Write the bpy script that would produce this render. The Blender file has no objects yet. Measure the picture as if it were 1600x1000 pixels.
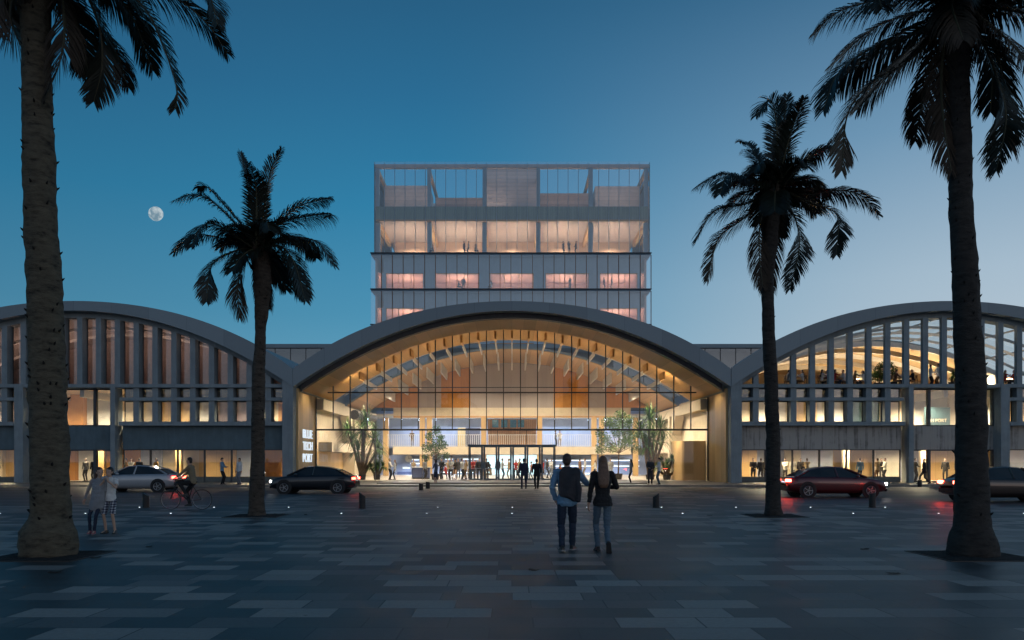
import bpy, bmesh, math, random
HALLW, TOWW = 2000, 330
from mathutils import Vector, Matrix, noise
R = math.radians
random.seed(11)
S = bpy.context.scene
COL = S.collection
F, CH, HY = 1300.0, 1.65, 721.0          # focal length in photo pixels, eye height, horizon row
s60 = 60.0 / F                            # metres per photo pixel on the facade plane
def PX(px, Y): return (px - 800.0) * Y / F
def PZ(py, Y): return CH + (HY - py) * Y / F
def GY(py): return F * CH / (py - HY)
def srgb(r, g, b):
    def c(v):
        v /= 255.0
        return v / 12.92 if v <= 0.04045 else ((v + 0.055) / 1.055) ** 2.4
    return (c(r), c(g), c(b))

# ------------------------------------------------------------------ meshes
WL = {}
class MB:
    def __init__(self): self.v, self.f, self.m = [], [], []
    def add(self, verts, faces, mi=0):
        o = len(self.v)
        self.v += [tuple(p) for p in verts]
        for f in faces:
            self.f.append(tuple(i + o for i in f)); self.m.append(mi)
        return self
    def box(self, x0, x1, y0, y1, z0, z1, mi=0):
        return self.add([(x0,y0,z0),(x1,y0,z0),(x1,y1,z0),(x0,y1,z0),(x0,y0,z1),(x1,y0,z1),(x1,y1,z1),(x0,y1,z1)],
            [(0,3,2,1),(4,5,6,7),(0,1,5,4),(1,2,6,5),(2,3,7,6),(3,0,4,7)], mi)
    def prism_y(self, poly, y0, y1, mi=0):       # poly in (x, z)
        n = len(poly)
        v = [(x, y0, z) for x, z in poly] + [(x, y1, z) for x, z in poly]
        f = [tuple(range(n)), tuple(range(2*n-1, n-1, -1))] + [(i, i+n, (i+1) % n + n, (i+1) % n) for i in range(n)]
        return self.add(v, f, mi)
    def prism_z(self, poly, z0, z1, mi=0):
        n = len(poly)
        v = [(x, y, z0) for x, y in poly] + [(x, y, z1) for x, y in poly]
        f = [tuple(range(n)), tuple(range(2*n-1, n-1, -1))] + [(i, i+n, (i+1) % n + n, (i+1) % n) for i in range(n)]
        return self.add(v, f, mi)
    def tube(self, pts, rads, n=8, mi=0, caps=True, ell=None):
        pts = [Vector(p) for p in pts]
        if not hasattr(rads, '__len__'): rads = [rads] * len(pts)
        o = len(self.v); up = None
        for i, p in enumerate(pts):
            a = pts[max(i-1, 0)]; b = pts[min(i+1, len(pts)-1)]
            t = (b - a).normalized() if (b - a).length > 1e-9 else Vector((0,0,1))
            if up is None:
                up = Vector((0,0,1)) if abs(t.z) < 0.9 else Vector((0,1,0))
            x = up.cross(t)
            if x.length < 1e-6: x = Vector((1,0,0)).cross(t)
            x.normalize(); y = t.cross(x).normalized(); up = y
            r = rads[i]; rx, ry = (r if hasattr(r, '__len__') else (r, r))
            for k in range(n):
                a_ = 2 * math.pi * k / n
                self.v.append(tuple(p + x * (rx * math.cos(a_)) + y * (ry * math.sin(a_))))
        for i in range(len(pts) - 1):
            for k in range(n):
                k2 = (k + 1) % n
                self.f.append((o+i*n+k, o+i*n+k2, o+(i+1)*n+k2, o+(i+1)*n+k)); self.m.append(mi)
        if caps:
            self.f.append(tuple(o + k for k in range(n-1, -1, -1))); self.m.append(mi)
            e = o + (len(pts)-1) * n
            self.f.append(tuple(e + k for k in range(n))); self.m.append(mi)
        return self
    def bar(self, a, b, w, h, mi=0, up=(0,0,1)):
        a, b = Vector(a), Vector(b); t = (b-a).normalized(); up = Vector(up)
        if abs(t.dot(up)) > .98: up = Vector((0,1,0))
        x = up.cross(t).normalized(); y = t.cross(x)
        v = [p + x*sx*w/2 + y*sy*h/2 for p in (a, b) for sx, sy in ((-1,-1),(1,-1),(1,1),(-1,1))]
        return self.add(v, [(3,2,1,0),(4,5,6,7),(0,1,5,4),(1,2,6,5),(2,3,7,6),(3,0,4,7)], mi)
    def ell(self, c, r, n=12, m=8, mi=0, rot=None):
        c = Vector(c); v = []; f = []
        for i in range(m + 1):
            th = math.pi * i / m
            for k in range(n):
                ph = 2 * math.pi * k / n
                p = Vector((r[0]*math.sin(th)*math.cos(ph), r[1]*math.sin(th)*math.sin(ph), r[2]*math.cos(th)))
                if rot is not None: p = rot @ p
                v.append(c + p)
        for i in range(m):
            for k in range(n):
                f.append((i*n+k, (i+1)*n+k, (i+1)*n+(k+1) % n, i*n+(k+1) % n))
        return self.add(v, f, mi)
    def rings(self, rs, mi=0, caps=True):          # list of equal-length vertex loops
        n = len(rs[0]); o = len(self.v)
        for r in rs: self.v += [tuple(p) for p in r]
        for i in range(len(rs)-1):
            for k in range(n):
                k2 = (k+1) % n
                self.f.append((o+i*n+k, o+i*n+k2, o+(i+1)*n+k2, o+(i+1)*n+k)); self.m.append(mi)
        if caps:
            self.f.append(tuple(o+k for k in range(n-1,-1,-1))); self.m.append(mi)
            e = o+(len(rs)-1)*n; self.f.append(tuple(e+k for k in range(n))); self.m.append(mi)
        return self
    def mesh(self, name, origin=(0,0,0), smooth=False):
        me = bpy.data.meshes.new(name)
        ox, oy, oz = origin
        me.from_pydata([(x-ox, y-oy, z-oz) for x, y, z in self.v], [], self.f)
        me.polygons.foreach_set('material_index', self.m)
        bm = bmesh.new(); bm.from_mesh(me)
        bmesh.ops.remove_doubles(bm, verts=bm.verts, dist=1e-5)
        bmesh.ops.recalc_face_normals(bm, faces=bm.faces)
        bm.to_mesh(me); bm.free()
        if smooth: me.polygons.foreach_set('use_smooth', [True]*len(me.polygons))
        me.update()
        return me
    def build(self, name, mats, parent=None, smooth=False, world=True, loc=None, bevel=0):
        """world=True: vertices are world coordinates; the object's origin goes to its parent's origin (or loc)."""
        base = Vector(WL.get(parent.name, (0,0,0))) if parent else Vector((0,0,0))
        org = Vector(loc) if loc is not None else base
        me = self.mesh(name, org if world else (0,0,0), smooth)
        for m in (mats if isinstance(mats, (list, tuple)) else [mats]): me.materials.append(m)
        o = bpy.data.objects.new(name, me); COL.objects.link(o)
        if parent: o.parent = parent
        o.location = (org - base) if world else (loc if loc is not None else (0,0,0))
        WL[o.name] = tuple(org)
        if bevel:
            b = o.modifiers.new('bevel', 'BEVEL'); b.width = bevel; b.segments = 2; b.limit_method = 'ANGLE'
        return o
def tag(o, label=None, cat=None, group=None, kind=None):
    if label: o['label'] = label
    if cat: o['category'] = cat
    if group: o['group'] = group
    if kind: o['kind'] = kind
    return o
def empty(name, loc, rz=0, label=None, cat=None, group=None):
    o = bpy.data.objects.new(name, None); COL.objects.link(o)
    o.location = loc; o.rotation_euler = (0,0,rz); o.empty_display_size = .2
    WL[o.name] = tuple(loc)
    return tag(o, label, cat, group)
def copy_tree(o, parent=None):
    c = o.copy(); COL.objects.link(c)
    if parent: c.parent = parent
    for ch in list(o.children): copy_tree(ch, c)
    return c
def remesh(mb, vox, smooth=6, name='body'):
    me = mb.mesh(name)
    o = bpy.data.objects.new(name, me); COL.objects.link(o)
    r = o.modifiers.new('r', 'REMESH'); r.mode = 'VOXEL'; r.voxel_size = vox; r.use_smooth_shade = True
    if smooth:
        sm = o.modifiers.new('s', 'SMOOTH'); sm.factor = .5; sm.iterations = smooth
    dg = bpy.context.evaluated_depsgraph_get(); dg.update()
    out = bpy.data.meshes.new_from_object(o.evaluated_get(dg))
    bpy.data.objects.remove(o); bpy.data.meshes.remove(me)
    out.polygons.foreach_set('use_smooth', [True]*len(out.polygons))
    out.materials.clear()
    return out

# ------------------------------------------------------------------ materials
class NT:
    def __init__(self, m):
        self.t = m.node_tree; self.n = self.t.nodes; self.l = self.t.links
    def new(self, typ, **kw):
        nd = self.n.new(typ)
        for k, v in kw.items(): setattr(nd, k, v)
        return nd
    def link(self, a, b): self.l.new(a, b)
    def val(self, sock, v):
        if isinstance(v, bpy.types.NodeSocket): self.l.new(v, sock)
        else: sock.default_value = v
    def math(self, op, a, b=None, c=None):
        nd = self.new('ShaderNodeMath', operation=op); self.val(nd.inputs[0], a)
        if b is not None: self.val(nd.inputs[1], b)
        if c is not None: self.val(nd.inputs[2], c)
        return nd.outputs[0]
    def mix(self, fac, a, b, blend='MIX'):
        nd = self.new('ShaderNodeMix', data_type='RGBA', blend_type=blend); self.val(nd.inputs[0], fac)
        self.val(nd.inputs[6], a if isinstance(a, bpy.types.NodeSocket) else (*a[:3], 1))
        self.val(nd.inputs[7], b if isinstance(b, bpy.types.NodeSocket) else (*b[:3], 1))
        return nd.outputs[2]
    def ramp(self, fac, stops):
        nd = self.new('ShaderNodeValToRGB'); self.l.new(fac, nd.inputs[0])
        e = nd.color_ramp.elements
        while len(e) < len(stops): e.new(0.5)
        for el, (p, c) in zip(e, stops): el.position = p; el.color = (*c[:3], 1) if hasattr(c, '__len__') else (c, c, c, 1)
        return nd.outputs[0]
    def noise(self, vec, scale, detail=4, rough=.55):
        nd = self.new('ShaderNodeTexNoise'); nd.inputs['Scale'].default_value = scale
        nd.inputs['Detail'].default_value = detail; nd.inputs['Roughness'].default_value = rough
        if vec is not None: self.l.new(vec, nd.inputs['Vector'])
        return nd.outputs[0]
    def mapping(self, vec, scale=(1,1,1), loc=(0,0,0)):
        nd = self.new('ShaderNodeMapping'); nd.inputs['Scale'].default_value = scale; nd.inputs['Location'].default_value = loc
        self.l.new(vec, nd.inputs['Vector']); return nd.outputs[0]
    def bump(self, h, strength=.3, dist=.02):
        nd = self.new('ShaderNodeBump'); nd.inputs['Strength'].default_value = strength; nd.inputs['Distance'].default_value = dist
        self.l.new(h, nd.inputs['Height']); return nd.outputs[0]
def base_mat(name):
    m = bpy.data.materials.new(name); m.use_nodes = True
    t = NT(m); b = t.n['Principled BSDF']
    geo = t.new('ShaderNodeTexCoord')
    return m, t, b, geo.outputs['Object']
def mat(name, col, rough=.6, metal=0.0, var=.15, scale=4.0, bump=.0, bscale=None, stretch=(1,1,1), spec=None):
    m, t, b, co = base_mat(name)
    v = t.mapping(co, stretch)
    nz = t.noise(v, scale)
    lo = tuple(c*(1-var) for c in col); hi = tuple(min(1, c*(1+var)) for c in col)
    t.link(t.ramp(nz, [(.3, lo), (.7, hi)]), b.inputs['Base Color'])
    b.inputs['Roughness'].default_value = rough; b.inputs['Metallic'].default_value = metal
    if spec is not None: b.inputs['Specular IOR Level'].default_value = spec
    if bump:
        t.link(t.bump(t.noise(v, bscale or scale*6), bump), b.inputs['Normal'])
    return m
def emat(name, col, strength):
    m = bpy.data.materials.new(name); m.use_nodes = True; t = NT(m); b = t.n['Principled BSDF']
    b.inputs['Base Color'].default_value = (*[c*.5 for c in col], 1)
    b.inputs['Emission Color'].default_value = (*col, 1); b.inputs['Emission Strength'].default_value = strength
    return m
def glass(name, tint=(.93,.96,.96), refl=1.0, base=.0):
    m = bpy.data.materials.new(name); m.use_nodes = True; t = NT(m); t.n.clear()
    out = t.new('ShaderNodeOutputMaterial'); tr = t.new('ShaderNodeBsdfTransparent'); gl = t.new('ShaderNodeBsdfGlossy')
    tr.inputs[0].default_value = (*tint, 1); gl.inputs['Roughness'].default_value = 0.0
    gl.inputs[0].default_value = (1,1,1,1)
    fr = t.new('ShaderNodeFresnel'); fr.inputs[0].default_value = 1.45
    k = t.math('ADD', t.math('MULTIPLY', fr.outputs[0], refl), base)
    mx = t.new('ShaderNodeMixShader'); t.link(k, mx.inputs[0]); t.link(tr.outputs[0], mx.inputs[1]); t.link(gl.outputs[0], mx.inputs[2])
    t.link(mx.outputs[0], out.inputs[0]); return m
def wood(name, col, axis='x', plank=.6, rough=.5, var=.14, joint=.4):
    """vertical boards: axis = the coordinate across the boards"""
    m, t, b, co = base_mat(name)
    sp = t.new('ShaderNodeSeparateXYZ'); t.link(co, sp.inputs[0])
    a = sp.outputs['XYZ'.index(axis.upper())]
    q = t.math('DIVIDE', a, plank)
    idn = t.math('FLOOR', q); fr = t.math('FRACT', q)
    wn = t.new('ShaderNodeTexWhiteNoise', noise_dimensions='1D'); t.link(idn, wn.inputs['W'])
    st = {'x': (9,9,.6), 'y': (9,9,.6), 'z': (.6,9,9)}[axis]
    gr = t.noise(t.mapping(co, st), 2.2, 6, .65)
    f = t.math('ADD', t.math('MULTIPLY', wn.outputs[0], .55), t.math('MULTIPLY', gr, .6))
    c = t.ramp(f, [(.25, tuple(x*(1-var) for x in col)), (.95, tuple(min(1, x*(1+var)) for x in col))])
    edge = t.math('LESS_THAN', t.math('MINIMUM', fr, t.math('SUBTRACT', 1, fr)), .012/plank)
    c = t.mix(t.math('MULTIPLY', edge, joint), c, tuple(x*.3 for x in col))
    t.link(c, b.inputs['Base Color']); b.inputs['Roughness'].default_value = rough
    t.link(t.bump(gr, .08), b.inputs['Normal'])
    return m
def concrete(name, col, streak=.25, rough=.75):
    m, t, b, co = base_mat(name)
    n1 = t.noise(co, 1.3, 6, .6); n2 = t.noise(t.mapping(co, (2.5,2.5,.22)), 1.6, 5, .65); n3 = t.noise(co, 30, 3)
    f = t.math('ADD', t.math('MULTIPLY', n1, .5), t.math('MULTIPLY', n2, .5))
    c = t.ramp(f, [(.32, tuple(x*(1-streak) for x in col)), (.62, tuple(min(1, x*(1+streak*.5)) for x in col))])
    t.link(c, b.inputs['Base Color']); b.inputs['Roughness'].default_value = rough
    t.link(t.bump(n3, .12, .01), b.inputs['Normal'])
    return m
def stained(name, col, ztop, zbot):
    """concrete with dark water streaks running down from the top edge (real stains)"""
    m, t, b, co = base_mat(name)
    n1 = t.noise(co, 1.1, 6, .6)
    n2 = t.noise(t.mapping(co, (3.2,3.2,.12)), 1.3, 4, .7)
    f = t.math('ADD', t.math('MULTIPLY', n1, .35), t.math('MULTIPLY', n2, .65))
    c = t.ramp(f, [(.40, tuple(x*.42 for x in col)), (.50, col), (.8, tuple(x*1.1 for x in col))])
    t.link(c, b.inputs['Base Color']); b.inputs['Roughness'].default_value = .8
    return m

M = {}
M['conc'] = concrete('blue grey concrete', (.26,.31,.335), .24)
M['conc_dark'] = concrete('dark painted concrete', (.14,.155,.18), .2)
M['band'] = concrete('slate grey wall band', (.11,.165,.195), .25)
M['band_stain'] = stained('stained grey concrete', (.42,.40,.37), 0, 1)
M['zinc'] = wood('grey zinc roof edge', (.25,.31,.345), 'x', 2.69, .5, .10, .45)
M['lip'] = mat('dark roof lip', (.07,.07,.075), .55, .2, .15)
M['steel'] = mat('dark bronze steel', (.06,.055,.05), .45, .5, .1)
M['doorframe'] = mat('blue grey door frame', (.09,.13,.16), .4, .4, .1)
M['frame'] = mat('window frame grey', (.06,.07,.08), .45, .4, .1)
M['glass'] = glass('clear glass', (.95,.97,.97), .9, .02)
M['glass_roof'] = glass('roof glass', (.96,.98,.98), .22, .0)
M['glass_hall'] = glass('hall glass', (.97,.975,.965), .9, .006)
M['glass_tower'] = glass('tower glass', (.95,.975,.99), 1.2, .06)
M['glass_skin'] = glass('mirrored skin glass', (.93,.97,.99), 1.2, .12)
M['glass_dark'] = glass('dark bronze glass', (.88,.82,.80), 1.2, .04)
M['wood_y'] = wood('pale wood boards side', (.62,.42,.20), 'y', .95)
M['wood_x'] = wood('pale wood boards', (.62,.42,.20), 'x', .95)
M['wood_orange'] = wood('orange wood panels', (.56,.26,.07), 'x', 1.35, .45, .2)
M['wood_soffit'] = wood('soffit wood boards', (.60,.36,.15), 'x', .9, .5, .22)
M['wood_beam'] = mat('beam wood', (.62,.36,.15), .5, 0, .12, 3, .05, None, (6,.4,6))
M['wood_slat'] = wood('brown slats', (.36,.19,.09), 'x', .2, .5, .2, .9)
M['grey_panel'] = wood('grey beige panels', (.42,.36,.33), 'x', .75, .5, .08, -.6)
M['cream'] = mat('cream plaster', (.72,.62,.47), .7, 0, .06, 2)
M['white'] = mat('white plaster', (.78,.76,.72), .6, 0, .05, 2)
M['lav'] = mat('lavender blue panel', (.42,.48,.66), .55, 0, .08, 1)
M['navy'] = mat('navy blue laminate', (.10,.13,.26), .45, 0, .1, 2)
M['floor'] = mat('pale stone floor', (.55,.50,.44), .35, 0, .1, 3)
M['pink'] = mat('salmon plaster', (.74,.47,.39), .7, 0, .08, 2)
M['louvre'] = wood('grey louvre panels', (.72,.64,.62), 'z', .55, .6, .1, .5)
M['louvre_brown'] = wood('brown louvre panels', (.50,.38,.34), 'z', .6, .6, .12, .5)
M['green_band'] = wood('ribbed green metal', (.30,.40,.31), 'x', .33, .5, .15, .7)
M['tower_sky_tint'] = concrete('tower sky tinted panels', (.48,.66,.80), .10)  # sky reflected in the spandrel glass is put into this base blue
M['shell'] = mat('pale ribs', (.80,.77,.72), .5, 0, .06)
M['black'] = mat('black rubber', (.012,.012,.013), .6)
M['soil'] = mat('dark soil', (.012,.010,.009), .95, 0, .5, 30, .6)
M['bollard'] = mat('black bollard metal', (.025,.027,.03), .45, .4, .2, 6)
M['led_cool'] = emat('cool led strip', (.75,.88,1.0), 3)
M['led_cyan'] = emat('cyan lit wall', (.72,.93,1.0), 1.1)
M['led_warm'] = emat('warm lamp', (1.0,.82,.55), 10)
M['sign'] = emat('lit sign letters', (.74,.87,1.0), .9)
M['dot'] = emat('ground lamp', (.9,.95,1.0), 3.5)
# ------------------------------------------------------------------ world, sun, camera
w = bpy.data.worlds.new('World'); S.world = w; w.use_nodes = True
t = NT(w); bg = t.n['Background']
tc = t.new('ShaderNodeTexCoord'); sp = t.new('ShaderNodeSeparateXYZ'); t.link(tc.outputs['Generated'], sp.inputs[0])
SUN_EL, SUN_ROT = R(1.0), R(150)
nish = t.new('ShaderNodeTexSky', sky_type='NISHITA', sun_disc=False)
nish.sun_elevation = SUN_EL; nish.sun_rotation = SUN_ROT; nish.ozone_density = 3.0
el = t.math('MAXIMUM', sp.outputs[2], 0.0)
left = t.ramp(el, [(0.0, srgb(116,172,198)), (.10, srgb(98,160,190)), (.17, srgb(76,146,180)), (.29, srgb(48,128,168)), (.40, srgb(42,108,148)), (.50, srgb(38,92,128)), (.95, srgb(24,56,86))])
right = t.ramp(el, [(0.0, srgb(200,205,206)), (.10, srgb(184,200,212)), (.20, srgb(168,190,207)), (.34, srgb(118,155,184)), (.48, srgb(68,112,146)), (.95, srgb(30,64,92))])
az = t.new('ShaderNodeMapRange', interpolation_type='SMOOTHSTEP'); t.link(sp.outputs[0], az.inputs[0])
az.inputs[1].default_value = -.12; az.inputs[2].default_value = .54
dk = t.new('ShaderNodeMapRange', interpolation_type='SMOOTHSTEP'); t.link(sp.outputs[0], dk.inputs[0]); dk.inputs[1].default_value = -.62; dk.inputs[2].default_value = -.08
left = t.mix(dk.outputs[0], t.mix(1.0, left, (.80,.77,.77), 'MULTIPLY'), left)
col = t.mix(az.outputs[0], left, right)
# afterglow low behind the viewer's right shoulder, where the sun went down
back = t.new('ShaderNodeMapRange', interpolation_type='SMOOTHSTEP'); t.link(t.math('MULTIPLY', sp.outputs[1], -1), back.inputs[0])
back.inputs[1].default_value = .1; back.inputs[2].default_value = .9
low = t.math('POWER', t.math('SUBTRACT', 1, el), 1.7)
col = t.mix(t.math('MULTIPLY', t.math('MULTIPLY', back.outputs[0], low), .62), col, (.60,.52,.55))
col = t.mix(.04, col, t.mix(1.0, nish.outputs[0], (.30,.30,.30), 'MULTIPLY'))
ground = t.math('LESS_THAN', sp.outputs[2], -.003)
col = t.mix(ground, col, (.03,.04,.05))
t.link(col, bg.inputs[0]); bg.inputs[1].default_value = 1.0
sl = bpy.data.lights.new('sun', 'SUN'); sl.energy = .06; sl.angle = R(25); sl.color = (1.0,.85,.75)
so = bpy.data.objects.new('sun', sl); COL.objects.link(so)
so.rotation_euler = (R(84), 0, R(180-150) + R(0)); so.location = (30,-30,20)
cam = bpy.data.cameras.new('camera'); co_ = bpy.data.objects.new('camera', cam); COL.objects.link(co_); S.camera = co_
cam.sensor_width = 36; cam.lens = F/1600*36; cam.shift_y = (HY-500)/1600; cam.clip_end = 9000; cam.clip_start = .1
co_.location = (0,0,CH); co_.rotation_euler = (R(90),0,0)
S.view_settings.view_transform = 'Standard'; S.view_settings.look = 'None'; S.view_settings.exposure = 0; S.view_settings.gamma = 1
S.render.engine = 'CYCLES'
cy = S.cycles; cy.use_denoising = True; cy.max_bounces = 8; cy.diffuse_bounces = 3; cy.glossy_bounces = 4
cy.transparent_max_bounces = 32; cy.transmission_bounces = 4; cy.sample_clamp_indirect = 4; cy.sample_clamp_direct = 0
cy.caustics_reflective = False; cy.caustics_refractive = False; cy.use_light_tree = True
def spot(x, y, z, power, col=(1,.78,.5), size=150, radius=.12, rot=(0,0,0), blend=.6):
    l = bpy.data.lights.new('lamp_fill_spot', 'SPOT'); l.energy = power; l.color = col; l.spot_size = R(size); l.spot_blend = blend; l.shadow_soft_size = radius  # name shared by room lamps and added fill spots
    o = bpy.data.objects.new('lamp_fill_spot', l); COL.objects.link(o); o.location = (x,y,z); o.rotation_euler = rot
    return o
def area(x, y, z, sx, sy, power, col=(1,.78,.5), rot=(0,0,0)):
    l = bpy.data.lights.new('light_panel', 'AREA'); l.shape = 'RECTANGLE'; l.size = sx; l.size_y = sy; l.energy = power; l.color = col
    o = bpy.data.objects.new('light_panel', l); COL.objects.link(o); o.location = (x,y,z); o.rotation_euler = rot
    return o

# ------------------------------------------------------------------ ground
g = MB(); g.add([(-3000,-1500,-.15),(3000,-1500,-.15),(3000,5000,-.15),(-3000,5000,-.15)], [(0,1,2,3)])
tag(g.build('ground', mat('far ground', (.06,.06,.06), .9)), kind='structure')
# the plaza slabs
m, t, b, co = base_mat('plaza slabs')
sp = t.new('ShaderNodeSeparateXYZ'); t.link(co, sp.inputs[0])
ry = t.math('DIVIDE', sp.outputs[1], .55); row = t.math('FLOOR', ry); fy = t.math('FRACT', ry)
wn = t.new('ShaderNodeTexWhiteNoise', noise_dimensions='1D'); t.link(row, wn.inputs['W'])
off = t.math('MULTIPLY', t.math('FLOOR', t.math('MULTIPLY', wn.outputs[0], 4.0)), .25)
rx = t.math('ADD', t.math('DIVIDE', sp.outputs[0], .86), off); colm = t.math('FLOOR', rx); fx = t.math('FRACT', rx)
cv = t.new('ShaderNodeCombineXYZ'); t.link(colm, cv.inputs[0]); t.link(row, cv.inputs[1])
wr = t.new('ShaderNodeTexWhiteNoise', noise_dimensions='2D'); t.link(cv.outputs[0], wr.inputs['Vector'])
# slabs are laid in short runs of one batch
rx2 = t.math('FLOOR', t.math('ADD', t.math('DIVIDE', sp.outputs[0], 1.72), t.math('MULTIPLY', wn.outputs[0], 7.3)))
cv2 = t.new('ShaderNodeCombineXYZ'); t.link(rx2, cv2.inputs[0]); t.link(row, cv2.inputs[1])
wr2 = t.new('ShaderNodeTexWhiteNoise', noise_dimensions='2D'); t.link(cv2.outputs[0], wr2.inputs['Vector'])
rnd = t.math('ADD', t.math('MULTIPLY', wr.outputs[0], .86), t.math('MULTIPLY', wr2.outputs[0], .14))
fine = t.noise(co, 18, 5, .6); blot = t.noise(co, .5, 5, .6)
c = t.ramp(rnd, [(.20, (.034,.035,.037)), (.43, (.080,.076,.074)), (.58, (.175,.152,.14)), (.80, (.42,.35,.305))])
c = t.mix(.35, c, t.ramp(fine, [(.3, (.35,)*3), (.7, (1.0,)*3)]), 'MULTIPLY')
c = t.mix(.5, c, t.ramp(blot, [(.3, (.55,)*3), (.7, (1.0,)*3)]), 'MULTIPLY')
jx = t.math('LESS_THAN', t.math('MINIMUM', fx, t.math('SUBTRACT', 1, fx)), .009/.86)
jy = t.math('LESS_THAN', t.math('MINIMUM', fy, t.math('SUBTRACT', 1, fy)), .009/.55)
j = t.math('MAXIMUM', jx, jy)
gum = t.new('ShaderNodeTexVoronoi'); gum.inputs['Scale'].default_value = 2.3; t.link(co, gum.inputs['Vector'])
c = t.mix(t.math('MULTIPLY', t.math('LESS_THAN', gum.outputs['Distance'], .055), .55), c, (.02,.02,.02))
c = t.mix(t.math('MULTIPLY', j, .85), c, (.010,.010,.011))
t.link(c, b.inputs['Base Color'])
rgh = t.math('ADD', t.math('MULTIPLY', wr.outputs[0], .16), t.math('ADD', t.math('MULTIPLY', blot, .2), .33))
t.link(rgh, b.inputs['Roughness'])
hb = t.math('SUBTRACT', t.math('ADD', t.math('MULTIPLY', fine, .25), t.math('MULTIPLY', wr.outputs[0], .3)), j)
t.link(t.bump(hb, .35, .006), b.inputs['Normal'])
M['slabs'] = m
g = MB(); g.add([(-90,-25,0),(90,-25,0),(90,59,0),(-90,59,0)], [(0,1,2,3)])
tag(g.build('plaza_paving', M['slabs']), kind='structure')
m, t, b, co = base_mat('asphalt')
n1 = t.noise(co, 60, 4); n2 = t.noise(t.mapping(co, (.15,1,1)), .8, 5)
c = t.mix(.5, t.ramp(n1, [(.3, (.035,.037,.04)), (.7, (.07,.072,.076))]), t.ramp(n2, [(.3, (.035,.037,.042)), (.7, (.075,.076,.08))]))
t.link(c, b.inputs['Base Color']); t.link(t.math('ADD', t.math('MULTIPLY', n2, .3), .3), b.inputs['Roughness']); t.link(t.bump(n1, .25, .004), b.inputs['Normal'])
M['asphalt'] = m
for x0, x1 in ((-90,-10.2),(10.2,90)):
    g = MB(); g.add([(x0,32,.005),(x1,32,.005),(x1,51,.005),(x0,51,.005)], [(0,1,2,3)])
    tag(g.build('road', M['asphalt']), kind='structure')
g = MB(); g.box(-90,90,54.2,110,-.14,.11)
tag(g.build('pavement', mat('forecourt stone', (.20,.185,.17), .5, 0, .2, 2.5, .1), bevel=.02), kind='structure')
g = MB(); g.box(-15.4,15.4,58.6,88,.112,.125)
g = MB(); g.box(-9.3,9.3,57.2,65.7,.108,.2)
tag(g.build('entrance_step', mat('entrance stone', (.24,.22,.20), .45, 0, .2, 2.5, .1), bevel=.015), 'low stone step in front of the glass doors of the arched hall', 'step')

# ------------------------------------------------------------------ the arcs of the three vaults
HALF = 340
def zU(x):
    d = abs(x)/s60; return CH + s60*(HY-472-(7.15e-4*d*d+1.67e-9*d**4))
def zL(x):
    d = abs(x)/s60; return CH + s60*(HY-487-1.02e-3*d*d)
def zS(x, extra=0):
    d = abs(x)/s60; return CH + s60*(HY-495-extra-1.03e-3*d*d)
def arc_band(mb, xc, ft, fb, y0, y1, x0, x1, n=48, mi=0):
    rs = []
    for i in range(n+1):
        x = x0+(x1-x0)*i/n
        rs.append([(xc+x,y0,ft(x)),(xc+x,y1,ft(x)),(xc+x,y1,fb(x)),(xc+x,y0,fb(x))])
    return mb.rings(rs, mi)
HX = HALF*s60                              # 15.69
def hall_vault_parts(): pass

# ------------------------------------------------------------------ central hall
hall = empty('exhibition_hall', (0,60,0), 0, 'wide arched hall with a glowing glass front and timber soffit', 'hall')
arc_band(MB(), 0, zU, zL, 59.6, 60.5, -HX-.02, HX+.02).build('roof_edge', M['zinc'], hall)
arc_band(MB(), 0, lambda x: zL(x)+.1, zS, 60.5, 61.1, -HX+.4, HX-.4).build('roof_lip', M['lip'], hall)
arc_band(MB(), 0, lambda x: zU(x)-.06, lambda x: zS(x)+.06, 61.1, 71.6, -HX, HX).build('roof', M['zinc'], hall)
arc_band(MB(), 0, lambda x: zS(x)+.26, lambda x: zS(x)+.06, 77.4, 91, -HX, HX).build('roof', M['zinc'], hall)
arc_band(MB(), 0, lambda x: zS(x)+.055, zS, 61.1, 71.55, -HX+.35, HX-.35).build('soffit', M['wood_soffit'], hall)
arc_band(MB(), 0, lambda x: zS(x)+.055, zS, 77.45, 88, -HX+.35, HX-.35).build('soffit', M['wood_soffit'], hall)
sk = MB(); arc_band(sk, 0, lambda x: zS(x)+.80, lambda x: zS(x)+.77, 71.6, 77.6, -HX+.5, HX-.5)
skl = sk.build('skylight', M['glass_roof'], hall)
rb = MB()
for y in (73.5, 75.4): arc_band(rb, 0, lambda x: zS(x)+.76, lambda x: zS(x)+.62, y, y+.1, -HX+.5, HX-.5)
rb.build('skylight_rib', M['shell'], skl)
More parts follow.
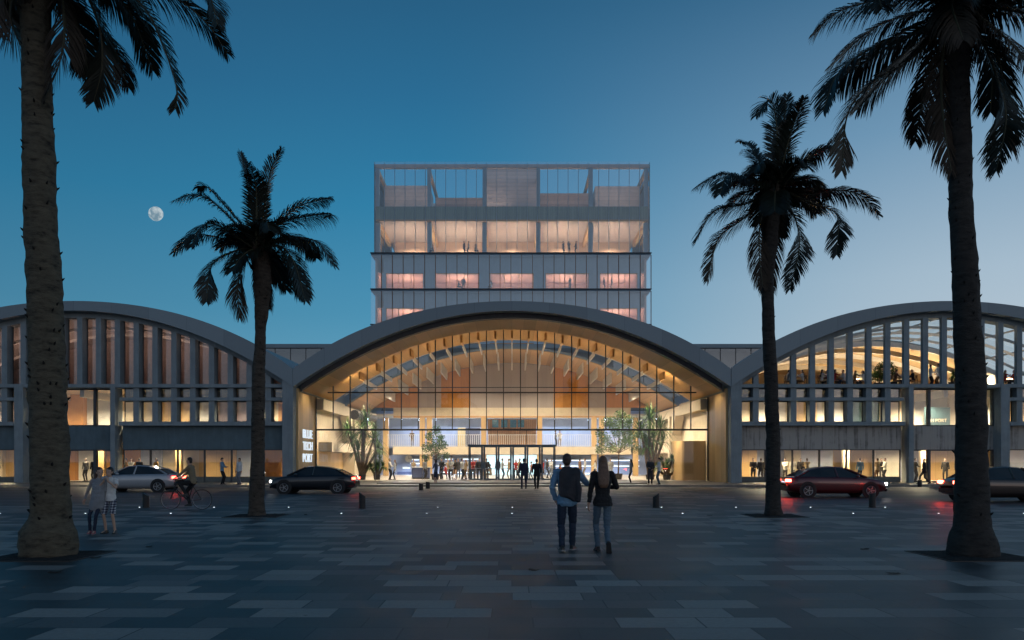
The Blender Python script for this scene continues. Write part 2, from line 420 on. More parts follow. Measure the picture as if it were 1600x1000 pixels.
for sx in (-1, 1):
    x = sx*15.55
    MB().box(min(x,x+sx*.14), max(x,x+sx*.14), 60.5, 65.8, .1, zS(15.5)+.25).build('side_wall', M['wood_y'], hall)
    MB().box(min(x,x+sx*.14), max(x,x+sx*.14), 65.803, 91, .1, zS(15.5)+.25).build('side_wall', M['cream'], hall)
    # gallery along the side: slab, columns with haunches, edge beam
    MB().box(min(sx*14.5,x), max(sx*14.5,x), 67.0 if sx < 0 else 71, 87.6, 2.45, 3.2).build('gallery_slab', M['cream'], hall)
    e = MB(); e.box(min(sx*14.95,x), max(sx*14.95,x), 66.0, 87.6, 5.75, 6.62)
    e.build('edge_beam', M['cream'], hall)
    for y in (76.5, 86.0):
        cm = MB(); cm.box(min(sx*14.4,x-sx*.003), max(sx*14.4,x-sx*.003), y-.35, y+.35, .137, 5.748)
        for dy in (-1, 1):
            cm.add([(sx*14.6,y+dy*.35,4.0),(sx*14.6,y+dy*.35,5.748),(sx*14.6,y+dy*(2.2 if dy < 0 else 1.5),5.748),(sx*15.4,y+dy*.35,4.0),(sx*15.4,y+dy*.35,5.748),(sx*15.4,y+dy*(2.2 if dy < 0 else 1.5),5.748)],
                   [(0,1,2),(5,4,3),(0,3,4,1),(1,4,5,2),(2,5,3,0)])
        cm.build('column', M['cream'], hall)
    if sx < 0:
        MB().box(x+.02,x+.10, 66.0, 76, .14, 2.44).build('wall_panel', M['wood_y'], hall)
    else:
        cp = MB(); pts = [(14.9+.6*math.cos(a)-1.1, 68.6+1.9*math.sin(a)) for a in [math.pi*(.5+k/12) for k in range(13)]]
        cp.prism_z(pts+[(15.5,66.7),(15.5,70.5)], .13, 3.3).build('curved_wall', M['wood_y'], hall, smooth=False)
MB().box(-15.4,15.4,65.9,88,.112,.135).build('floor', M['floor'], hall)
# front of the back part: columns, gallery, upper wall
YB = 88.0
MB().box(-12.55,12.55,YB,YB+.5,PZ(650,YB),PZ(637,YB)).build('cross_beam', M['cream'], hall)
MB().box(-12.55,12.55,YB-.02,YB+.52,PZ(652.5,YB),PZ(650,YB)-.002).build('cross_beam', M['wood_beam'], hall)
def up_wall(x0, x1, mt, y=YB+.1):
    n = 6; poly = [(x0, PZ(637,YB)+.002), (x1, PZ(637,YB)+.002)] + [(x1+(x0-x1)*k/n, zS(x1+(x0-x1)*k/n)-.01) for k in range(n+1)]
    MB().prism_y(poly, y, y+.25).build('upper_wall', mt, hall)
up_wall(-4.4,4.4,M['grey_panel']); up_wall(-7.5,-4.403,M['wood_orange']); up_wall(4.403,8.1,M['wood_orange'])
up_wall(-10.0,-7.503,M['grey_panel']); up_wall(8.103,10.0,M['grey_panel'])
up_wall(-15.4,-10.003,M['wood_orange']); up_wall(10.003,15.4,M['wood_orange'])
ZG0, ZG1 = PZ(710,YB), PZ(698,YB)
MB().box(-12.55,12.55,YB-.3,96,ZG0,ZG1).build('gallery_slab', M['cream'], hall)
MB().box(-15.4,15.4,88.26,104,PZ(650,YB)+.05,PZ(650,YB)+.25).build('gallery_ceiling', M['white'], hall)
MB().box(-15.4,15.4,88,104,.112,.14).build('floor', M['floor'], hall)
for px in (603,660,671,756,843,928,940,993):
    xx = PX(px,YB)
    MB().box(xx-.28,xx+.28,YB-.15,YB+.35,.14,PZ(652.5,YB)).build('column', M['wood_x'], hall)
# gallery back wall
MB().box(-15.4,15.4,94.6,94.8,ZG1,7.4).build('gallery_back_wall', M['lav'], hall)
MB().box(PX(715,94),PX(727,94),94.2,94.59,ZG1,PZ(668,94)).build('wood_portal', M['wood_x'], hall)
MB().box(PX(727,94),PX(750,94),94.3,94.59,ZG1,PZ(668,94)).build('dark_door', mat('dark grey door', (.10,.09,.11), .5), hall)
# centre bay above the doors: timber box with small windows
cb = MB(); cb.box(PX(762,91),PX(838,91),91,91.2,ZG1,PZ(655,91)); cb.build('centre_bay', M['wood_slat'], hall)
for px in (774,788,802,814):
    wbox = MB(); wbox.box(PX(px-5,91),PX(px+5,91),90.94,90.995,PZ(668,91),PZ(656,91)); wbox.build('bay_window', mat('blue window', srgb(60,110,140), .1), hall)
# balustrade
for a, b_ in ((603,655),(676,752),(760,840),(847,925),(944,990)):
    bl = MB(); x0, x1 = PX(a+2,YB-.2), PX(b_,YB-.2); zt = PZ(679,YB-.2)
    bl.box(x0,x1,YB-.23,YB-.17,zt-.05,zt); bl.box(x0,x1,YB-.22,YB-.18,ZG1+.05,ZG1+.09)
    k = x0+.08
    while k < x1: bl.box(k-.02,k+.02,YB-.21,YB-.19,ZG1+.09,zt-.05); k += .2
    bl.build('balustrade', M['white'], hall)
# ground floor back wall below the gallery
bw = MB(); YG = 95.0
MB().box(-15.4,PX(756,YG),YG,YG+.2,.14,ZG0).build('back_wall', M['lav'], hall)
MB().box(PX(846,YG),15.4,YG,YG+.2,.14,ZG0).build('back_wall', M['lav'], hall)
MB().box(PX(756,YG),PX(846,YG),YG+3,YG+3.2,.14,ZG0).build('lit_wall', M['led_cyan'], hall)
for a, b_ in ((756,757),(845,846)):
    MB().box(PX(a,YG),PX(b_,YG),YG+.2,YG+3,.14,ZG0).build('passage_wall', M['white'], hall)
for a, b_, y1 in ((642,655,716),(640,658,722),(628,641,729),(694,708,715),(683,720,723),(722,748,715),(690,748,736),(852,924,717),(853,925,726),(853,922,738),(955,1000,717),(948,1000,726)):
    sh = MB(); sh.box(PX(a,94.6),PX(b_,94.6),94.62,94.98,PZ(y1+1.6,94.6)-.02,PZ(y1,94.6)); so_ = sh.build('shelf', M['white'], hall)
    MB().box(PX(a,94.6)+.05,PX(b_,94.6)-.05,94.9,94.96,PZ(y1+1.6,94.6)-.09,PZ(y1+1.6,94.6)-.025).build('led_strip', M['led_cool'], so_)
MB().box(PX(620,94),PX(642,94),94.3,94.98,.14,PZ(737,94)).build('back_cabinet', M['navy'], hall)
MB().box(PX(852,94),PX(922,94),94.3,94.98,.14,PZ(742,94)).build('back_cabinet', M['lav'], hall)
# cool coves over the gallery wall
for a, b_ in ((604,656),(674,750),(848,924),(944,992)):
    MB().box(PX(a,94.4),PX(b_,94.4),94.35,94.5,PZ(651,94.4)-.1,PZ(651,94.4)).build('cove_light', M['led_cool'], hall)
# glass front
YW = 65.8; XK = [(k-11.5)*1.346 for k in range(24)]
ZT1, ZT2, ZD = 4.15, 7.09, 2.86
for k in range(24):
    x = XK[k]; top = zS(x)-.005; z0 = ZT1+.06
    if k in (0,23): z0 = .14
    MB().box(x-.035,x+.035,YW-.1,YW+.1,z0,top).build('mullion', M['steel'], hall)
for z, h, d, x1 in ((ZT1,.07,.16,15.5),(ZT2,.05,.13,14.55)):
    tr_ = MB()
    tr_.box(-x1,x1,YW-d,YW-.103,z-h,z+h); tr_.build('transom', M['steel'], hall)
MB().box(-11.6,11.6,YW+.103,YW+.15,7.48,7.54).build('transom', M['steel'], hall)
for k in range(23):
    a, b_ = XK[k]+.036, XK[k+1]-.036
    zt = min(zS(a), zS(b_))-.02
    MB().box(a,b_,YW-.01,YW+.01,ZT1+.02,min(ZT2-.002,zt)).build('glass_pane', M['glass_hall'], hall)
    if zt > ZT2+.1:
        MB().prism_y([(a,ZT2+.002),(b_,ZT2+.002),(b_,zS(b_)-.01),(a,zS(a)-.01)], YW-.01, YW+.01).build('glass_pane', M['glass_hall'], hall)
lx = [-15.44,-10.8,-7.1,-3.45]
for i in range(3):
    for sx in (-1,1):
        a, b_ = sorted((sx*lx[i], sx*lx[i+1]))
        MB().box(a+.02,b_-.02,YW-.01,YW+.01,.14,ZT1-.02).build('glass_pane', M['glass_hall'], hall)
        MB().box(sx*lx[i+1]-.016,sx*lx[i+1]+.016,YW-.05,YW+.05,.14,ZT1-.07).build('mullion', M['steel'], hall)
MB().box(-3.42,3.42,YW-.01,YW+.01,ZD+.13,ZT1-.02).build('glass_pane', M['glass_hall'], hall)
for x in (-1.15,1.15): MB().box(x-.025,x+.025,YW-.08,YW+.06,ZD+.13,ZT1-.07).build('mullion', M['steel'], hall)
MB().box(-3.5,3.5,YW-.22,YW+.08,ZD,ZD+.12).build('door_header', M['doorframe'], hall)
dw = 6.82/6
for i in range(6):
    a = -3.41+i*dw
    d = MB(); x0, x1 = a+.012, a+dw-.012
    d.box(x0,x0+.15,YW-.2,YW-.08,.2,ZD-.003); d.box(x1-.15,x1,YW-.2,YW-.08,.2,ZD-.003)
    d.box(x0+.15,x1-.15,YW-.2,YW-.08,.2,.3); d.box(x0+.15,x1-.15,YW-.2,YW-.08,ZD-.1,ZD-.003)
    dd = d.build('door', M['doorframe'], hall)
    MB().box(x0+.15,x1-.15,YW-.15,YW-.13,.3,ZD-.1).build('pane', M['glass'], dd)
    MB().box(x0+.12,x1-.12,YW-.26,YW-.23,1.08,1.12).build('handle', mat('steel handle', (.6,.6,.6), .25, 1), dd)
# hanging timber baffles under the vault
for k in range(23):
    x = XK[k]+.673; zz = zS(x)
    if abs(x) < 13.4:
        MB().box(x-.065,x+.065,66.2,68.0,zz-.62,zz-.01).build('ceiling_baffle', M['wood_beam'], hall)
        MB().box(x-.045,x+.045,68.05,74.5,zz-.75,zz-.40).build('ceiling_baffle', M['shell'], hall)
    if abs(x) < 12.5:
        MB().box(x-.06,x+.06,79.0,86.0,zz-1.0,zz-.02).build('ceiling_baffle', M['shell'], hall)
# sign on the left reveal wall
sign = empty('wall_sign', (-15.55,63.2,3.0), 0, 'white lit lettering BLUE TECH PORT on the timber side wall', 'sign')
for i, word in enumerate(('BLUE','TECH','PORT')):
    cu = bpy.data.curves.new('lettering', 'FONT'); cu.body = word; cu.size = 1.0; cu.extrude = .03; cu.align_x = 'CENTER'
    tmp = bpy.data.objects.new('lettering', cu); COL.objects.link(tmp)
    dg = bpy.context.evaluated_depsgraph_get(); dg.update()
    me = bpy.data.meshes.new_from_object(tmp.evaluated_get(dg)); bpy.data.objects.remove(tmp)
    xs = [v.co.x for v in me.vertices]; ys = [v.co.y for v in me.vertices]; wdt = max(xs)-min(xs); hgt = max(ys)-min(ys)
    for v in me.vertices:
        u = (v.co.x-(max(xs)+min(xs))/2)/wdt*2.9; h = (v.co.y-min(ys))/hgt*.64; dpt = v.co.z
        v.co = Vector((dpt+.045, u, h + (1-i)*.90 - .50))
    me.materials.clear(); me.materials.append(M['sign'])
    o = bpy.data.objects.new('lettering', me); COL.objects.link(o); o.parent = sign
    o['label'] = 'lit word ' + word
for x in (-12,-7.2,-2.4,2.4,7.2,12): spot(x,66.2,min(ZT2+.25,zS(x)-.9),190,(1,.72,.38),150,.06,(R(155),0,0))  # added fill: unseen uplights behind the glass that brighten the soffit
for x in (-9.5,-4.8,0,4.8,9.5): spot(x,67.2,ZT1+2.6,380,(1,.86,.68),140,.06)  # added fill that brightens the plants and visitors from the front
spot(12.2,66.6,3.9,150,(1,.8,.5),120,.05,(R(40),0,R(-60)))  # extra spot added only to brighten the curved timber wall
# lights of the hall
for x in (-10,-3.4,3.4,10):
    for y in (69.0, 76.0, 82.5):
        spot(x,y,zS(x)-1.2,HALLW,(1,.83,.60),155)
for x in (-9,9):
    spot(x,70.5,2.2,260,(1,.72,.42),120,.2,(R(180),0,0))
for sx in (-1,1):
    spot(sx*14.2,62.6,zS(14.2)-.05,260,(1,.8,.5),140)
    spot(sx*8,63.4,zS(8)-.05,120,(1,.8,.5),120)
    for y in (68.3,73,79,85): spot(sx*13.4,y,5.6,330,(1,.8,.52),155)
for x in (-11,-6.5,6.5,11): spot(x,91.8,ZG0-.1,900,(.72,.82,1),165)
for x in (-11,-6.5,-3,3,6.5,11): area(x,93.2,6.35,3,.5,260,(.62,.78,1),(R(-25),0,0))
area(0,96.3,ZG0-.05,4,2,300,(.75,.95,1))
# ------------------------------------------------------------------ the two side wings
def build_wing(sg, root, lit):
    """px positions are those of the left wing; the right wing mirrors them."""
    def X(px): return (px-800)*s60 if sg < 0 else (800-px)*s60
    def bx(mb, pa, pb, y0, y1, z0, z1, mi=0):
        a, b = sorted((X(pa), X(pb))); return mb.box(a, b, y0, y1, z0, z1, mi)
    Z = lambda py: PZ(py, 60)
    xc = sg*680*s60; xl, xr = -HX+.03, HX-.03
    arc_band(MB(), xc, zU, zL, 59.55, 60.4, xl, xr).build('roof_edge', M['zinc'], root)
    arc_band(MB(), xc, lambda x: zL(x)+.1, zS, 60.4, 61.3, xl+.4, xr-.4).build('roof_lip', M['conc'], root)
    zr = lambda x: zU(x)-.06
    zb = lambda x: zS(x)+.06
    if sg < 0:
        arc_band(MB(), xc, zr, zb, 61.3, 100, xl, xr).build('roof', M['zinc'], root)
        arc_band(MB(), xc, lambda x: zS(x)+.055, zS, 61.3, 99.9, xl+.4, xr-.4).build('ceiling', M['pinkwood'], root)
        ribys = (64.5,68,71.5,75,79,83,87)
    else:
        arc_band(MB(), xc, lambda x: zS(x)+.3, zb, 73.2, 100, xl, xr).build('roof', M['zinc'], root)
        arc_band(MB(), xc, lambda x: zS(x)+.055, zS, 73.2, 99.9, xl+.4, xr-.4).build('ceiling', M['wood_soffit_pale'], root)
        arc_band(MB(), xc, lambda x: zS(x)+.24, lambda x: zS(x)+.21, 61.3, 73.2, xl+.1, xr-.1).build('roof_glazing', M['glass_roof'], root)
        pu = MB()
        for k in range(9):
            x = -12.0+k*3
            pu.box(xc+x-.03,xc+x+.03,61.3,73.2,zS(x)+.06,zS(x)+.19)
        pu.build('purlin', M['shell'], root)
        ribys = (64,66.8,69.6,72.3,76.5,80.5,85,90)
    for y in ribys:
        arc_band(MB(), xc, lambda x: zS(x)-.0, lambda x: zS(x)-(.42 if y > 72 else .2), y, y+(.28 if y > 72 else .12), xl+.5, xr-.5, 40).build('rib', M['shell'], root)
    # piers
    for pa, pb, dp in ((443,460,1.9),(173,180.5,1.1),(23,37,1.3),(-227,-217,1.1)):
        pr = MB(); top = Z(600)-.003 if pa < 400 else Z(586)
        bx(pr, pa, pb, 59.9 if pa < 400 else 59.62, 60+dp, .1, top)
        pr.build('pier', M['conc'], root, bevel=.02)
    bm_ = MB(); bx(bm_, -222, 442.8, 59.95, 61.35, Z(605.5), Z(600)); bm_.build('beam', M['conc'], root)
    # upper fins and windows
    fx = [118.5+29.5*k for k in range(-12, 11)]
    for i, p in enumerate(fx):
        if p+9 > 436: continue
        xa, xb = sorted((X(p), X(p+8.3))); xm = (xa+xb)/2
        zt = min(zS(xa-xc), zS(xb-xc))
        if zt < Z(600)+.35: continue
        MB().prism_y([(xa,Z(600)+.002),(xb,Z(600)+.002),(xb,zS(xb-xc)-.003),(xa,zS(xa-xc)-.003)], 60.15, 60.92 if sg < 0 else 60.5).build('fin', M['conc'], root)
        if sg < 0 and i+1 < len(fx):
            q = fx[i+1]
            wa, wb = sorted((X(p+8.3), X(q)))
            if zS(wb-xc) > Z(600)+.3:
                za, zb_ = zS(wa-xc)-.01, zS(wb-xc)-.01
                wf = MB(); f_ = .04
                wf.box(wa+.003,wa+f_,60.85,60.92,Z(600)+.003,za-.02); wf.box(wb-f_,wb-.003,60.85,60.92,Z(600)+.003,zb_-.02); wf.box(wa+f_,wb-f_,60.85,60.92,Z(600)+.003,Z(600)+f_)
                wo = wf.build('window', M['frame'], root)
                MB().prism_y([(wa+f_,Z(600)+f_),(wb-f_,Z(600)+f_),(wb-f_,zb_),(wa+f_,za)],60.88,60.895).build('pane', M['glass_dark'], wo)
    # middle band: two rows of small windows between stub fins
    for lo, hi in ((187,443),(-217,23)):
        b2 = MB(); bx(b2, lo+.05, hi-.05, 60.0, 61.2, Z(626), Z(621)); b2.build('beam', M['conc'], root)
        b3 = MB(); bx(b3, lo+.05, hi-.05, 59.85, 61.3, Z(665), Z(659)); b3.build('beam', M['conc'], root)
        xs = [p for p in fx if lo-20 < p < hi]
        for p in xs:
            pa, pb = max(p, lo+.3), min(p+9, hi-.3)
            if pb-pa > 1:
                st = MB(); bx(st, pa, pb, 60.12, 60.78, Z(659)+.002, Z(626)-.002); st.build('fin', M['conc'], root)
                st = MB(); bx(st, pa, pb, 60.12, 60.78, Z(621)+.002, Z(605.5)-.002); st.build('fin', M['conc'], root)
            wa, wb = p+9, min(p+29.5, hi-.2)
            wa = max(wa, lo+.3)
            if wb-wa < 4: continue
            for z0, z1, k in ((Z(659),Z(626),0),(Z(621),Z(605.5),1)):
                a, b = sorted((X(wa), X(wb))); f_ = .06
                wf = MB(); wf.box(a+.003,a+f_,60.7,60.78,z0+.003,z1-.003); wf.box(b-f_,b-.003,60.7,60.78,z0+.003,z1-.003)
                wf.box(a+f_,b-f_,60.7,60.78,z0+.003,z0+f_); wf.box(a+f_,b-f_,60.7,60.78,z1-f_,z1-.003)
                wo = wf.build('window', M['frame'], root)
                MB().box(a+f_,b-f_,60.73,60.75,z0+f_,z1-f_).build('pane', M['glass'] if k == 0 else M['glass_blind'], wo)
        wl = MB(); bx(wl, lo+.05, hi-.05, 60.45, 60.9, Z(702), Z(665)-.003); wl.build('wall', M['band'] if sg < 0 else M['band_stain'], root)
        n = 6; 
        for k in range(n):
            pa = lo+(hi-lo)*k/n; pb = lo+(hi-lo)*(k+1)/n
            wf = MB(); bx(wf, pa+.2, pa+1.2, 60.55, 60.7, .12, Z(702)-.003); bx(wf, pb-1.2, pb-.2, 60.55, 60.7, .12, Z(702)-.003); bx(wf, pa+1.2, pb-1.2, 60.55, 60.7, Z(703.3), Z(702)-.003)
            wo = wf.build('window', M['frame'], root)
            gp = MB(); bx(gp, pa+1.2, pb-1.2, 60.6, 60.62, Z(745), Z(703.3)); gp.build('pane', M['glass'], wo)
            bp = MB(); bx(bp, pa+1.2, pb-1.2, 60.56, 60.68, .12, Z(745)); bp.build('base_panel', mat('olive grey panel', (.13,.135,.12), .5), wo)
    # tall bay
    lo, hi = 37, 173
    mu = [lo+.2, 84, 139, hi-.2]
    tb = MB(); bx(tb, lo, hi, 60.9, 61.1, Z(702), Z(665)); tb.build('wall', M['band'] if sg < 0 else M['band_stain'], root)
    for k in range(3):
        pa, pb = mu[k], mu[k+1]
        for z0, z1 in ((Z(665),Z(605.5)),(.12,Z(702))):
            wf = MB(); bx(wf, pa, pa+2, 60.8, 61.15, z0+.003, z1-.003); bx(wf, pb-2, pb, 60.8, 61.15, z0+.003, z1-.003); bx(wf, pa+2, pb-2, 60.9, 61.1, z1-.1, z1-.003); bx(wf, pa+2, pb-2, 60.9, 61.1, z0+.003, z0+.08)
            wo = wf.build('window', M['frame'], root)
            gp = MB(); bx(gp, pa+2, pb-2, 60.98, 61.0, z0+.08, z1-.1); gp.build('pane', M['glass'], wo)
    # floors and inner walls
    a, b = sorted((X(-227), X(443)))
    MB().box(a+.3,b-.3,61.4,99.8,Z(606),Z(600)-.01).build('floor_slab', M['floor_wood'], root)
    MB().box(a+.3,b-.3,61.2,80,Z(690),Z(668)).build('floor_slab', M['white'], root)
    MB().box(a+.3,b-.3,61.2,80,.112,.13).build('floor_slab', M['floor'], root)
    for x0, x1 in ((a+.02,a+.28),(b-.28,b-.02)):
        MB().box(x0,x1,61.9,99.9,.12,Z(596)).build('inner_wall', M['cream'], root)
    rng = random.Random(5+sg)
    # ground floor back wall: panels of timber, lavender and cream
    x = a+.3; cyc = ['wood_orange','lav','cream','wood_x','lav','wood_orange','white'] if sg < 0 else ['wood_x','lav','cream','lav','wood_x','white','lav','wood_x']
    i = 0
    while x < b-.3:
        wd = rng.uniform(1.2,3.4); x1 = min(x+wd, b-.3); dy = rng.choice((0,.25,.5))
        MB().box(x+.002,x1,67+dy,67.8,.132,Z(690)-.003).build('inner_wall', M[cyc[i % len(cyc)]], root); i += 1; x = x1
    for k in range(5):
        xx = a+3.5+k*6; MB().box(xx-.22,xx+.22,64.6,65.0,.132,Z(690)-.003).build('inner_column', M['cream'] if sg > 0 else M['wood_x'], root)
    x = a+.3; i = 0; cyc = ['cream','wood_x','white','dusk','cream','wood_orange','white'] if sg < 0 else ['cream','white','wood_x','white','tealwall','cream','white']
    while x < b-.3:
        wd = rng.uniform(1.6,3.2); x1 = min(x+wd, b-.3); dy = rng.choice((0,.3,.6))
        MB().box(x+.002,x1,66.2+dy,67.2,Z(668)+.002,Z(606)-.003).build('inner_wall', M[cyc[i % len(cyc)]], root); i += 1; x = x1
    for k in range(9):
        xx = a+2+k*3.4; MB().box(xx-.16,xx+.16,61.5,66,Z(606)-.55,Z(606)-.003).build('ceiling_beam', M['white'] if sg > 0 else M['cream'], root)
    # lamps
    wg, w1, w2 = lit
    for k in range(5):
        xx = a+3.0+k*6.1
        spot(xx,63.6,Z(690)-.1,wg,(1,.74,.42),165,.1)
        spot(xx,63.8,Z(606)-.62,w1,(1,.80,.52),165,.1)
    return a, b, Z
M['pinkwood'] = wood('dusky pink timber ceiling', (.40,.35,.33), 'x', .9, .5, .15)
M['wood_soffit_pale'] = wood('pale timber ceiling', (.60,.45,.27), 'x', .9, .5, .12)
M['floor_wood'] = mat('timber floor', (.40,.27,.15), .5, 0, .15, 3)
M['dusk'] = mat('mauve wall', (.30,.24,.27), .6, 0, .1, 2)
M['tealwall'] = mat('dark teal wall', (.05,.10,.12), .5, 0, .15, 2)
M['glass_blind'] = glass('grey blind glass', (.30,.34,.37), 1.4, .08)
lw = empty('arched_wing', (-680*s60,60,0), 0, 'left arched wing with glazed bays between grey concrete fins', 'wing')
rw = empty('arched_wing', (680*s60,60,0), 0, 'right arched wing with an open lit terrace under a glazed vault', 'wing')
la = build_wing(-1, lw, (700,1200,0))
ra = build_wing(1, rw, (1500,2000,0))
Z60 = lambda py: PZ(py,60)
arc_band(MB(), -680*s60, lambda x: zS(x)-.01, lambda x: Z60(600)-.005, 71, 71.2, -HX+1.2, HX-1.2).build('inner_wall', mat('dusky rose wall', (.42,.34,.31), .7), lw)
for k in range(4): spot(la[0]+4+k*7.4, 65.5, Z60(600)+.8, 330, (1,.76,.62), 170, .1, (R(180),0,0))
for k in range(5):
    spot(ra[0]+4+k*5.8, 77, Z60(600)+.6, 1000, (1,.76,.46), 165, .08, (R(180),0,0))
    spot(ra[0]+4+k*5.8, 88, Z60(600)+.6, 500, (1,.74,.42), 165, .08, (R(180),0,0))
for k in range(5): spot(ra[0]+4+k*5.8, 63.4, Z60(600)+.5, 300, (1,.82,.6), 160, .06, (R(180),0,0))
# rear parapet of the terrace
arc_band(MB(), 680*s60, lambda x: zS(x)-.01, lambda x: Z60(600)-.005, 99.5, 99.8, -HX+1.2, HX-1.2).build('end_wall', M['cream'], rw)

# ------------------------------------------------------------------ low glazed building behind
low = empty('glazed_hall', (0,104,0), 0, 'long low glazed building with flat roof just behind the arches', 'building')
zt = PZ(538,104); zb2 = PZ(544,104)
MB().box(-34,34,103.6,113,zb2,zt).build('roof', M['zinc'], low)
MB().box(-33.5,33.5,108,108.3,0,zb2-.003).build('wall', mat('pale grey cladding', (.34,.34,.33), .6, 0, .1, .6), low)
k = -33.5
while k < 33.3:
    f = MB(); f.box(k,k+.08,104,104.15,0,zb2-.003); f.box(k+.08,k+1.92,104,104.15,8,8.1); f.box(k+.08,k+1.92,104,104.15,12.2,12.3)
    if abs(k) > 12:
        fo = f.build('window', M['frame'], low)
        MB().box(k+.08,k+1.92,104.06,104.08,0,zb2-.003).build('pane', M['glass_tower'], fo)
    k += 1.92

# ------------------------------------------------------------------ tower
YT = 115.0
ZT = lambda py, Y=YT: PZ(py, Y)
XT = lambda px, Y=YT: PX(px, Y)
M['wood_back'] = wood('peach timber wall', (.74,.50,.34), 'x', 1.6, .6, .08, .3)
M['fin_brown'] = mat('brown metal fin', (.20,.12,.085), .4, .3)
tw = empty('glass_tower', (0,YT,0), 0, 'square glass tower with salmon lit floors rising behind the central arch', 'tower')
z1, z2, z3, zc, zp, ztop = ZT(397), ZT(453), ZT(508), ZT(343), ZT(323), ZT(256)
XL, XR = -19.4, 19.1; YBK = 133.0
for z in (z1, z2, z3, z3-4.87):
    MB().box(XL,XR,YT-.55,YBK,z-.28,z).build('floor_slab', M['tower_sky_tint'], tw)
    MB().box(XL-.05,XR+.05,YT-.95,YT-.7,z-.12,z+.02).build('ledge', M['frame'], tw)
MB().box(-18.7,18.7,YT+.2,YBK,zc,zp-.01).build('roof_slab', mat('loggia ceiling', (.58,.44,.36), .7), tw)
MB().box(-18.8,18.8,YT-.1,YT+.198,zc-.02,zp).build('parapet', M['green_band'], tw)
MB().box(-18.8,18.8,YT-.11,YT+.1,zc-.25,zc-.022).build('edge_trim', M['wood_beam'], tw)
cols = [XT(p, YT+.6) for p in (590.5,671,757,841,923,1009)]
for x in cols:
    MB().box(x-.3,x+.3,YT+.5,YT+1.1,z1+.003,zc-.255).build('column', M['tower_sky_tint'], tw)
    MB().box(x-.22,x+.22,YT+1.102,127,zc-.75,zc-.003).build('ceiling_beam', M['wood_beam'], tw)
    MB().box(x-.25,x+.25,YT+.2,YT+.7,zp+.003,ztop-.5).build('post', M['tower_sky_tint'], tw)
    MB().box(x-.18,x+.18,YT+.702,YBK-.3,ztop-1.1,ztop-.55).build('roof_beam', M['wood_beam'], tw)
    MB().box(x-.22,x+.22,YBK-.7,YBK-.303,zp+.003,ztop-.55).build('post', M['tower_sky_tint'], tw)
MB().box(-18.9,18.9,YT+.1,YT+.75,ztop-.495,ztop).build('roof_beam', M['louvre'], tw)
MB().box(-18.9,18.9,YBK-.75,YBK-.2,ztop-.545,ztop-.1).build('roof_beam', M['louvre'], tw)
MB().box(-18.0,18.0,127,127.3,z1+.003,zc-.003).build('back_wall', M['wood_back'] if 'wood_back' in M else wood('peach timber wall', (.74,.50,.34), 'x', 1.6, .6, .08, .3), tw)
for a, b_, y0, pt, mt in ((600,671,121,290,'louvre'),(681,755,121,309,'louvre_brown'),(757.5,842.5,120,258,'louvre'),(844,921,121,302,'louvre_brown'),(930,1000,121,291,'louvre')):
    bxm = MB(); xa, xb, zz = XT(a,y0), XT(b_,y0), ZT(pt,y0)
    bxm.box(xa,xb,y0,y0+6,zp+.003,zz)
    k = zp+.5
    while k < zz-.2:
        bxm.box(xa-.02,xb+.02,y0-.06,y0-.003,k,k+.1); k += .55
    bxm.build('plant_room', M[mt], tw)
for x in (-17,-12,-5.6,-1.9,5.6,9,14,17):
    spot(x,YT+2.5,zp+.3,120,(1,.70,.5),160,.1,(R(180),0,0))
# office floors below the loggia
pier_px = ((597,603),(662,680),(749,765),(834,852),(920,937),(996,1001))
def floor_front(zf, ztp, zh):
    for a, b_ in pier_px:
        MB().box(XT(a,YT+1),XT(b_,YT+1),YT+.7,YT+1.3,zf+.003,zh).build('pier', M['tower_sky_tint'], tw)
    MB().box(XT(600,YT+1),XT(1001,YT+1),YT+.75,YT+1.25,zh+.003,ztp-.285).build('spandrel', M['tower_sky_tint'], tw)
    for i in range(5):
        a, b_ = pier_px[i][1], pier_px[i+1][0]; xa, xb = XT(a,YT+1)+.003, XT(b_,YT+1)-.003
        f = MB(); f.box(xa,xa+.1,YT+.9,YT+1.1,zf+.003,zh); f.box(xb-.1,xb,YT+.9,YT+1.1,zf+.003,zh); f.box(xa+.1,xb-.1,YT+.9,YT+1.1,zh-.1,zh)
        for k in range(1,3): f.box(xa+(xb-xa)*k/3-.04,xa+(xb-xa)*k/3+.04,YT+.9,YT+1.1,zf+.003,zh-.1)
        fo = f.build('window', M['wood_beam'], tw)
        MB().box(xa+.1,xb-.1,YT+.98,YT+1.0,zf+.003,zh-.1).build('pane', M['glass_pink'], fo)
    MB().box(XL+.6,XR-.6,YT+8,YT+8.2,zf+.003,ztp-.285).build('back_wall', M['pink'], tw)
    MB().box(XL+.6,XR-.6,YT+1.302,YT+7.99,zh+.12,zh+.25).build('ceiling', M['pink'], tw)
    for x in (XL+.3, XR-.6): MB().box(x,x+.29,YT+1.3,YBK-1,zf+.003,ztp-.285).build('side_wall', M['pink'], tw)
    for x in (-15,-7.5,0,7.5,15):
        spot(x,YT+4.5,zf+.5,TOWW*2,(1,.70,.52),170,.15,(R(180),0,0))
M['glass_pink'] = glass('rose glass', (.95,.88,.86), 1, .02)
for zf, ztp in ((z2,z1),(z3,z2),(z3-4.87,z3)):
    floor_front(zf, ztp, zf+ (ZT(424.5)-z2))
for x in (-15,-7.5,0,7.5,15):
    spot(x,YT+5,z1+.6,TOWW*2.2,(1,.74,.54),170,.15,(R(180),0,0))
    spot(x,YT+9.5,zc-.15,TOWW*5,(1,.72,.52),150,.1)
